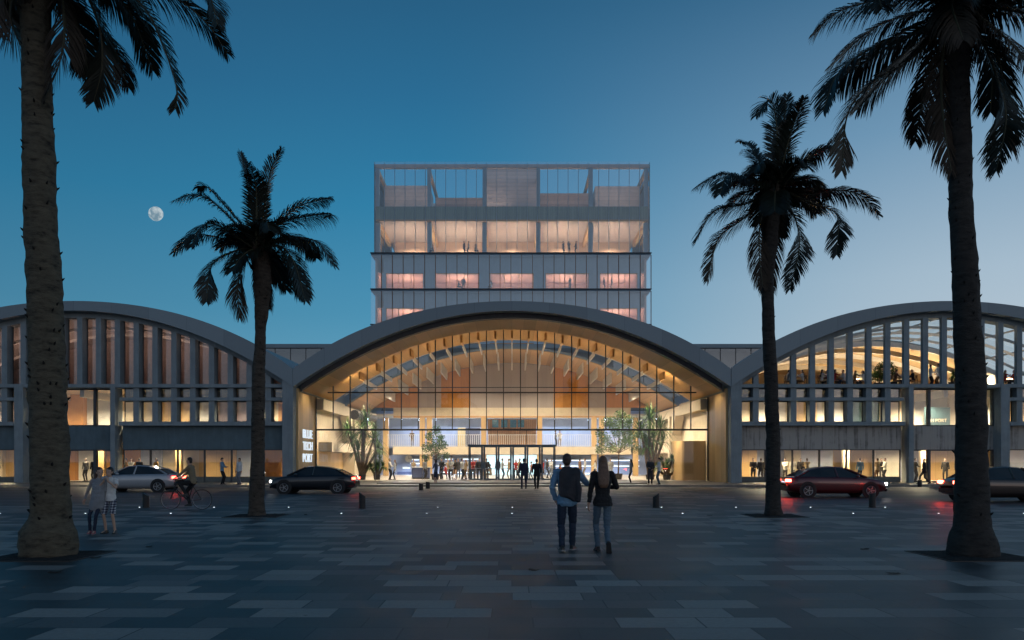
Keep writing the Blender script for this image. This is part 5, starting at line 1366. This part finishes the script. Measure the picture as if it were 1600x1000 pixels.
D = [(1231,62.6,-90,'sit','grey','black','man in grey at the leftmost terrace table'),(1254,62.6,90,'sitw','white','brown','woman in white at the leftmost terrace table'),
 (1284,62.4,-90,'sitw','white','beige','person in white sitting low left of one in red'),(1294,63,90,'sit','red','dark','man in red facing left on the terrace'),
 (1304,62.4,-90,'sitw','red','navy','woman in red on the terrace right of a fin'),(1319,62.6,90,'sit','white','jeans','person in white top and blue jeans leaning back on the terrace'),
 (1336,63,-90,'sitw','brown','dark','person in brown on the terrace left of the dense bush'),(1349,63,90,'sitw','white','navy','fair person facing left on the terrace left of the dense bush'),
 (1399,62.6,-90,'sit','brown','dark','man in brown on the terrace right of the bushes'),(1414,62.8,90,'sitw','white','beige','person in white facing a man in brown on the terrace'),
 (1427,62.4,85,'sit','black','dark','man in black sitting beside a terrace fin'),
 (1570,62.8,-90,'sitw','red','dark','woman in dark red at the table right of the big dark palm'),(1586,62.8,90,'sit','red','dark','person in red facing left at the right frame edge')]
for (px, Y, f, v, tp, bt, lab) in D:
    pp(px,Y,zT,v,f,tp,bt,lab,1.72,random.choice(['dark','brown','fair']),None,G)
    cafe_chair(px,Y,f,'dark chair carrying '+lab)
pp(1454,62.8,zT,'arms',-90,'white','dark','man in white shirt standing on the terrace facing right',1.7,'dark',None,G)
pp(1466,62.8,zT,'suit_talk',90,'white','brown','person in white jacket standing on the terrace facing left',1.78,'dark',None,G)
for px, Y, lab in ((1242,62.7,'round table between the man in grey and the woman in white'),(1311,63,'round table between woman in red and the one in jeans'),(1289,63.3,'round table beside the man in red facing left'),
                   (1342,63.4,'round table left of the dense bush'),(1406,63,'round table right of the bushes'),(1578,63.2,'round table right of the big dark palm')):
    cafe_table(px, Y, lab)
# ------------------------------------------------------------------ cars, standing still, lamps lit
M['tyre'] = mat('tyre rubber', (.015,.015,.016), .8, 0, .1, 20)
M['rim'] = mat('alloy rim', (.35,.36,.38), .35, .9, .05); M['rimdark'] = mat('dark wheel disc', (.04,.04,.042), .5, .3)
M['carglass'] = mat('tinted car glass', (.012,.015,.018), .04, 0, .05); M['carglass'].node_tree.nodes['Principled BSDF'].inputs['Specular IOR Level'].default_value = .8
M['tail'] = emat('red tail lamp', (1.0,.06,.035), 20); M['tail_bright'] = emat('bright red tail lamp', (1.0,.06,.035), 60); M['head'] = emat('white head lamp', (1.0,.95,.85), 14)
def paint(name, col):
    m, t, b, co = base_mat(name)
    t.link(t.ramp(t.noise(co, 1.5, 4), [(.3, tuple(c*.88 for c in col)), (.7, col)]), b.inputs['Base Color'])
    b.inputs['Roughness'].default_value = .28; b.inputs['Metallic'].default_value = .35; b.inputs['Coat Weight'].default_value = 1.0; b.inputs['Coat Roughness'].default_value = .05
    return m
def car(x, Y, face, col, label, hat=0.0, h=1.0, L=4.4):
    """local +x is the front"""
    r = empty('car', (x,Y,0), face, label, 'car', 'cars passing in front of the hall')
    kx = L/4.4
    st = [(-2.2,.46,.72,.62),(-2.13,.32,.90,.78),(-1.7,.22,.985,.875),(-.9,.19,.985,.90),(0,.19,.97,.905),(.7,.19,.955,.90),(1.2,.20,.93,.885),(1.75,.23,.84,.85),(2.05,.28,.74,.76),(2.18,.36,.66,.62),(2.2,.42,.58,.5)]
    b = MB(); rs = []
    for (sx, zb, zs, wd) in st:
        half = [(0,zb),(wd*.72,zb),(wd*.93,zb+.06),(wd*.99,zb+.2),(wd,zs-.30),(wd*.985,zs-.10),(wd*.93,zs-.02),(wd*.6,zs+.015),(0,zs+.03)]
        ring = [(sx*kx, y, z*h) for y, z in half] + [(sx*kx, -y, z*h) for y, z in half[-2:0:-1]]
        rs.append(ring)
    b.rings(rs)
    pm = paint('car paint '+label.split(' ')[0], col)
    bd = b.build('body', pm, r, smooth=True, world=False, bevel=0)
    # greenhouse
    cs = [(-1.85+hat*-.2,.97,.99,.70),(-1.25,1.28+hat*.07,1.0,.62),(-.75,1.40,1.0,.60),(-.2,1.44,.99,.595),(.3,1.40,.98,.60),(.75,1.22,.96,.64),(1.25,.95,.955,.72)]
    g_ = MB(); rf = MB(); rs = []; rr = []
    for (sx, zr, zb, wr) in cs:
        wb = .80 if abs(sx) < 1.2 else .74
        rs.append([(sx*kx, wb, (zb-.03)*h), (sx*kx, wr, (zr-.045)*h), (sx*kx, wr*.85, (zr-.01)*h), (sx*kx, -wr*.85, (zr-.01)*h), (sx*kx, -wr, (zr-.045)*h), (sx*kx, -wb, (zb-.03)*h)])
    g_.rings(rs); g_.build('window', M['carglass'], r, smooth=False, world=False)
    for (sx, zr, zb, wr) in cs[1:5]:
        rr.append([(sx*kx, wr*1.0, (zr-.035)*h), (sx*kx, wr*.86, (zr+.008)*h), (sx*kx, 0, (zr+.025)*h), (sx*kx, -wr*.86, (zr+.008)*h), (sx*kx, -wr*1.0, (zr-.035)*h), (sx*kx, 0, (zr-.05)*h)])
    rf.rings(rr); rf.build('roof', pm, r, smooth=False, world=False)
    for s in (-1, 1):
        for (xa, za, wa, xb, zb_, wb) in ((-1.25,1.26,.63,-1.8,.96,.755),(-.12,1.41,.605,-.05,.96,.81),(.32,1.385,.61,1.25,.94,.75)):
            pl = MB(); pl.tube([(xa*kx, s*wa, za*h), (xb*kx, s*wb, zb_*h)], [.035,.045], 6); pl.build('pillar', pm, r, world=False)
        mi = MB(); mi.ell((.75*kx, s*.98, 1.0*h), (.09,.10,.07), 10, 8); mi.build('mirror', pm, r, smooth=True, world=False)
        tl = MB(); tl.box(-2.225*kx if False else -2.205*kx, -2.06*kx, min(s*.42,s*.80), max(s*.42,s*.80), .74*h, .86*h); tl.build('taillight', M['tail_bright'] if x > 0 else M['tail'], r, world=False, bevel=.02)
        hl = MB(); hl.box(2.02*kx, 2.15*kx, min(s*.42,s*.74), max(s*.42,s*.74), .58*h, .70*h); hl.build('headlight', M['head'], r, world=False, bevel=.02)
        for wx in (-1.36, 1.36):
            wl = MB(); c = Vector((wx*kx, s*.80, .325))
            wl.tube([c+Vector((0,s*-.10,0)), c+Vector((0,s*-.09,0)), c+Vector((0,s*.09,0)), c+Vector((0,s*.112,0)), c+Vector((0,s*.114,0))], [.26,.325,.325,.30,.21], 28)
            wo = wl.build('wheel', M['tyre'], r, smooth=False, world=False)
            rm_ = MB(); rm_.tube([c+Vector((0,s*.10,0)), c+Vector((0,s*.117,0))], [.215,.21], 24, 1); rm_.tube([c+Vector((.205*math.cos(q*.2618),s*.118,.205*math.sin(q*.2618))) for q in range(25)], .014, 5, 0, caps=False)
            for q in range(5):
                a = q*2*math.pi/5; rm_.bar(c+Vector((0,s*.122,0)), c+Vector((.2*math.cos(a), s*.122, .2*math.sin(a))), .05, .02)
            rm_.build('rim', [M['rim'], M['rimdark']], wo, world=False)
            ar = MB(); ar.tube([c+Vector((0,s*.06,.02)), c+Vector((0,s*.106,.02))], [.40,.385], 28); ar.build('wheel_arch', M['black'], r, world=False)
    bp = MB(); bp.box(-2.215*kx,-2.1*kx,-.70,.70,.38*h,.56*h); bp.build('bumper', M['black'], r, world=False, bevel=.02)
    bp = MB(); bp.box(2.1*kx,2.195*kx,-.55,.55,.36*h,.50*h); bp.build('grille', M['black'], r, world=False, bevel=.02)
    return r
car(PX(492,43.2), 43.2, R(180), (.012,.013,.018), 'black hatchback with lit tail lamps in front of the hall left corner', 0, .98)
car(PX(218,45.2), 45.2, R(180), (.45,.46,.48), 'silver car behind the two children', 0, 1.0)
car(PX(1300,38.6), 38.6, R(0), (.10,.012,.014), 'dark red car passing between the two right palms', 0, .98, 4.6)
car(PX(1568,34.2), 34.2, R(0), (.035,.022,.018), 'dark brown car behind the big palm at the right frame edge', 0, 1.0, 4.6)

# ------------------------------------------------------------------ bicycle and rider
YB_ = 28.6; XB = PX(291,YB_)
bk = empty('bicycle', (XB,YB_,0), R(180), 'dark city bicycle ridden across the plaza between the left palms', 'bicycle')
M['bikepaint'] = mat('dark bicycle paint', (.02,.022,.028), .35, .3)
hub_r, hub_f, bbk = Vector((-.54,0,.345)), Vector((.54,0,.345)), Vector((-.08,0,.29)); seat = Vector((-.24,0,.88)); headt = Vector((.36,0,.92)); headb = Vector((.40,0,.74))
for c in (hub_r, hub_f):
    q = MB(); q.tube([c+Vector((.335*math.cos(a),0,.335*math.sin(a))) for a in [2*math.pi*k/36 for k in range(37)]], .016, 6, caps=False)
    wo = q.build('wheel', M['bikepaint'], bk, world=False)
    q = MB(); q.tube([c+Vector((.318*math.cos(a),0,.318*math.sin(a))) for a in [2*math.pi*k/36 for k in range(37)]], .008, 5, caps=False); q.build('rim', M['rim'], wo, world=False)
    q = MB()
    for k in range(18): a = 2*math.pi*k/18; q.tube([c+Vector((0,.03*(-1)**k,0)), c+Vector((.316*math.cos(a),0,.316*math.sin(a)))], .0025, 4)
    q.tube([c+Vector((0,-.05,0)), c+Vector((0,.05,0))], .02, 8); q.build('spokes', M['rim'], wo, world=False)
q = MB()
for a, b, rr_ in ((bbk,seat,.016),(bbk,headb,.02),(seat-Vector((-.02,0,.1)),headt,.016),(headt,headb,.02),(headb,hub_f+Vector((0,.05,0)),.012),(headb,hub_f-Vector((0,.05,0)),.012),(bbk,hub_r+Vector((0,.05,0)),.01),(bbk,hub_r-Vector((0,.05,0)),.01),(seat-Vector((0,0,.1)),hub_r+Vector((0,.05,0)),.009),(seat-Vector((0,0,.1)),hub_r-Vector((0,.05,0)),.009)):
    q.tube([a,b], rr_, 7)
q.build('frame', M['bikepaint'], bk, world=False)
q = MB(); q.tube([headt, headt+Vector((.02,0,.12))], .014, 7); q.tube([Vector((.22,-.28,1.04)),Vector((.36,-.22,1.05)),Vector((.39,0,1.05)),Vector((.36,.22,1.05)),Vector((.22,.28,1.04))], .012, 7); q.build('handlebar', M['bikepaint'], bk, world=False)
q = MB(); q.ell(seat+Vector((-.02,0,.06)), (.14,.075,.035), 14, 8); q.tube([seat, seat+Vector((0,0,.05))], .014, 7); q.build('saddle', M['black'], bk, smooth=True, world=False)
q = MB(); q.tube([bbk+Vector((0,-.09,0)), bbk+Vector((0,-.10,-.17))], .012, 6); q.tube([bbk+Vector((0,.09,0)), bbk+Vector((0,.10,.17))], .012, 6); q.box(bbk.x-.05,bbk.x+.05,-.20,-.10,bbk.z-.185,bbk.z-.16); q.box(bbk.x-.05,bbk.x+.05,.10,.20,bbk.z+.16,bbk.z+.185); q.build('pedal', M['black'], bk, world=False)
rider = figure(dict(top='shirt', pelvis=.965, py=-.24+.24, lean=.18, foot_l=(-.13,.20,.545), foot_r=(.13,.17,.205), knee_l=(-.1,1,.4), knee_r=(.1,1,.2), hand_l=(-.25,.50,1.10), hand_r=(.25,.50,1.10), elbow_l=(-.8,-.4,-.6), elbow_r=(.8,-.4,-.6)))
rp = person(rider, XB+.24, YB_, .0, R(90), 1.75, dict(top=CL['khaki'], bottom=CL['black'], hair=HAIR['dark']), 'rider in khaki shirt and black trousers sitting on the dark bicycle', None, {'top':'shirt'})

# ------------------------------------------------------------------ bollards, ground lamps, leaves, moon
def bollard(px, Y, h, rad, slope, label):
    x = PX(px,Y); r = empty('bollard', (x,Y,0), 0, label, 'bollard', 'black bollards on the plaza')
    n = 24; q = MB()
    lo = [(x+rad*math.cos(2*math.pi*k/n), Y+rad*math.sin(2*math.pi*k/n), .012) for k in range(n)]
    hi = [(p[0], p[1], h+slope*(p[0]-x)/rad*h*.16) for p in lo]
    q.rings([lo, hi]); q.build('post', M['bollard'], r, bevel=.008)
    q = MB(); q.tube([(x,Y,0),(x,Y,.014)], [rad*1.18]*2, 24); q.build('base_plate', M['steel'], r)
for px, py, hh, sl_, lab in ((228,793,21,-1,'bollard nearest the cyclist, slanted top high on its left'),(566,794.5,22.5,-1,'bollard in front of the black hatchback'),
                 (1025,793.5,20,1,'bollard right of the walking couple, slanted top high on its right'),(1363,793,22.5,.15,'bollard in front of the dark red car bonnet'),
                 (658,766,10.5,-.4,'left one of two small far bollards before the glass front'),(668.5,763.5,10.5,-.4,'right one of two small far bollards before the glass front'),
                 (1437,757,11,.3,'far bollard before the tall bay of the right wing')):
    Y = GY(py); z0 = 0
    if py < 760: Y = 53.8
    bollard(px, Y, hh*Y/F, .115 if py > 780 else .13, sl_, lab)
def ground_light(px, Y, label):
    x = PX(px,Y); r = empty('ground_light', (x,Y,0), 0, label, 'ground light', 'small lights set in the paving')
    q = MB(); q.tube([(x,Y,.001),(x,Y,.007)], [.05,.046], 18); q.build('ring', M['rim'], r)
    q = MB(); q.tube([(x,Y,.0072),(x,Y,.015)], [.026,.02], 16); q.build('lens', M['dot'], r)
n_ = ['first','second','third','fourth','fifth','sixth','seventh','eighth','ninth','tenth','eleventh','twelfth','thirteenth']
for i in range(13):
    px = 800+133.3*(i-6)
    if i in (3,9): continue
    ground_light(px, 26.3, '%s light from the left in the nearer row of paving lights' % n_[i])
for i in range(13):
    px = 218+116.5*i
    if px > 1600: continue
    ground_light(px, 29.8, '%s light from the left in the farther row of paving lights' % n_[i])
M['dryleaf'] = mat('fallen leaf', (.03,.02,.012), .8, 0, .3, 20)
rg = random.Random(4)
for px, py, lab in ((233,855,'largest dark fallen leaf right of the palm with swollen base'),(148,872,'fallen leaf just below the palm pit with swollen trunk'),(87,895,'fallen leaf below the left palm pit near the bottom'),(1352,859,'fallen leaf left of the dark palm pit'),
                    (1397,897,'fallen leaf near the bottom right'),(1109,806,'fallen leaf between couple and right palm'),(478,805,'fallen leaf right of the left mid palm'),(834,892,'fallen leaf below the walking man')):
    Y = GY(py); x = PX(px,Y); q = MB(); n = 10; a0 = rg.uniform(0,6.28)
    pts = []
    for k in range(n):
        a = 2*math.pi*k/n; rr_ = .11*(1-.55*abs(math.sin(a)))*rg.uniform(.85,1.1); pts.append((x+rr_*math.cos(a+a0), Y+rr_*math.sin(a+a0), .008+.02*abs(math.cos(a))*rg.random()))
    v = pts+[(p[0],p[1],p[2]+.005) for p in pts]+[(x,Y,.006),(x,Y,.014)]
    q.add(v, [(k,(k+1)%n,2*n) for k in range(n)]+[(n+k,n+(k+1)%n,2*n+1) for k in range(n)]+[(k,(k+1)%n,n+(k+1)%n,n+k) for k in range(n)])
    tag(q.build('fallen_leaf', M['dryleaf'], loc=(x,Y,0)), lab, 'leaf', 'fallen leaves on the paving')
q = MB(); YM = 4000.0; rad = 11.0*YM/F; cM = Vector((PX(243.5,YM),YM,PZ(334,YM)))
q.ell(cM, (rad,)*3, 48, 32)
mo = q.build('moon', emat('moon', (.5,.62,.68), .5), smooth=True, loc=cM)
m = mo.data.materials[0]; t = NT(m); b = t.n['Principled BSDF']; co = t.new('ShaderNodeTexCoord').outputs['Object']
nz = t.noise(co, .035, 6, .6); c = t.ramp(nz, [(.40, (.20,.33,.42)), (.60, (.58,.68,.72))]); t.link(c, b.inputs['Emission Color']); b.inputs['Emission Strength'].default_value = .8; b.inputs['Base Color'].default_value = (.05,.05,.05,1)
tag(mo, 'pale nearly full moon in the blue sky above the left wing', 'moon')

# ------------------------------------------------------------------ furniture of the hall
x0, x1 = PX(645,72), PX(672,72)
rc = empty('reception_counter', ((x0+x1)/2,72,.137), 0, 'navy blue reception counter behind the small round-crowned tree', 'counter')
MB().box(x0,x1,71.6,72.4,.138,1.12).build('body', M['navy'], rc, bevel=.02)
MB().box(x0-.04,x1+.04,71.5,72.5,1.122,1.18).build('worktop', M['white'], rc, bevel=.01)
MB().box(x0+.02,x1-.02,71.57,71.598,.14,.26).build('plinth', M['steel'], rc)
wc = empty('wall_disc', (PX(637,93.5),93.5,PZ(717,93.5)), 0, 'round pale clock on the blue wall left of the counter', 'clock')
q = MB(); q.tube([(PX(637,93.5),94.5,PZ(716.5,93.5)),(PX(637,93.5),94.3,PZ(716.5,93.5))], [.4,.4], 28); q.build('face', M['cream'], wc)
q = MB(); q.box(PX(637,93.5)-.015,PX(637,93.5)+.015,94.27,94.296,PZ(716.5,93.5),PZ(716.5,93.5)+.28); q.box(PX(637,93.5),PX(637,93.5)+.2,94.27,94.296,PZ(716.5,93.5)-.015,PZ(716.5,93.5)+.015); q.build('hands', M['steel'], wc)
# round duct seen in the left of the hall
dc = empty('ventilation_duct', (PX(560,73),73,PZ(646,73)), 0, 'dark round duct end under the timber vault above the yucca', 'duct')
q = MB(); zz = PZ(649,73); q.tube([(PX(557,73),72.0,zz),(PX(557,73)+.9,76.5,zz)], [.42,.42], 20); q.build('pipe', M['steel'], dc)
# dark display wall with lettering inside the right wing
dx = PX(1463,64.8)
dp = empty('display_wall', (dx,64.8,Z60(668)), 0, 'dark display wall with pale lettering behind the tall bay of the right wing', 'display')
zb_ = Z60(668)+.01
MB().box(PX(1445,64.8),PX(1484,64.8),64.75,64.9,zb_,zb_+1.75).build('panel', M['tealwall'], dp)
cu = bpy.data.curves.new('lettering', 'FONT'); cu.body = 'H PORT'; cu.size = .36; cu.extrude = .01; cu.align_x = 'CENTER'
tmp = bpy.data.objects.new('lettering', cu); COL.objects.link(tmp); dg = bpy.context.evaluated_depsgraph_get(); dg.update()
me = bpy.data.meshes.new_from_object(tmp.evaluated_get(dg)); bpy.data.objects.remove(tmp); me.materials.clear(); me.materials.append(M['cream'])
o = bpy.data.objects.new('lettering', me); COL.objects.link(o); o.parent = dp; o.rotation_euler = (R(90),0,0); o.location = (.15,-.07,.62)
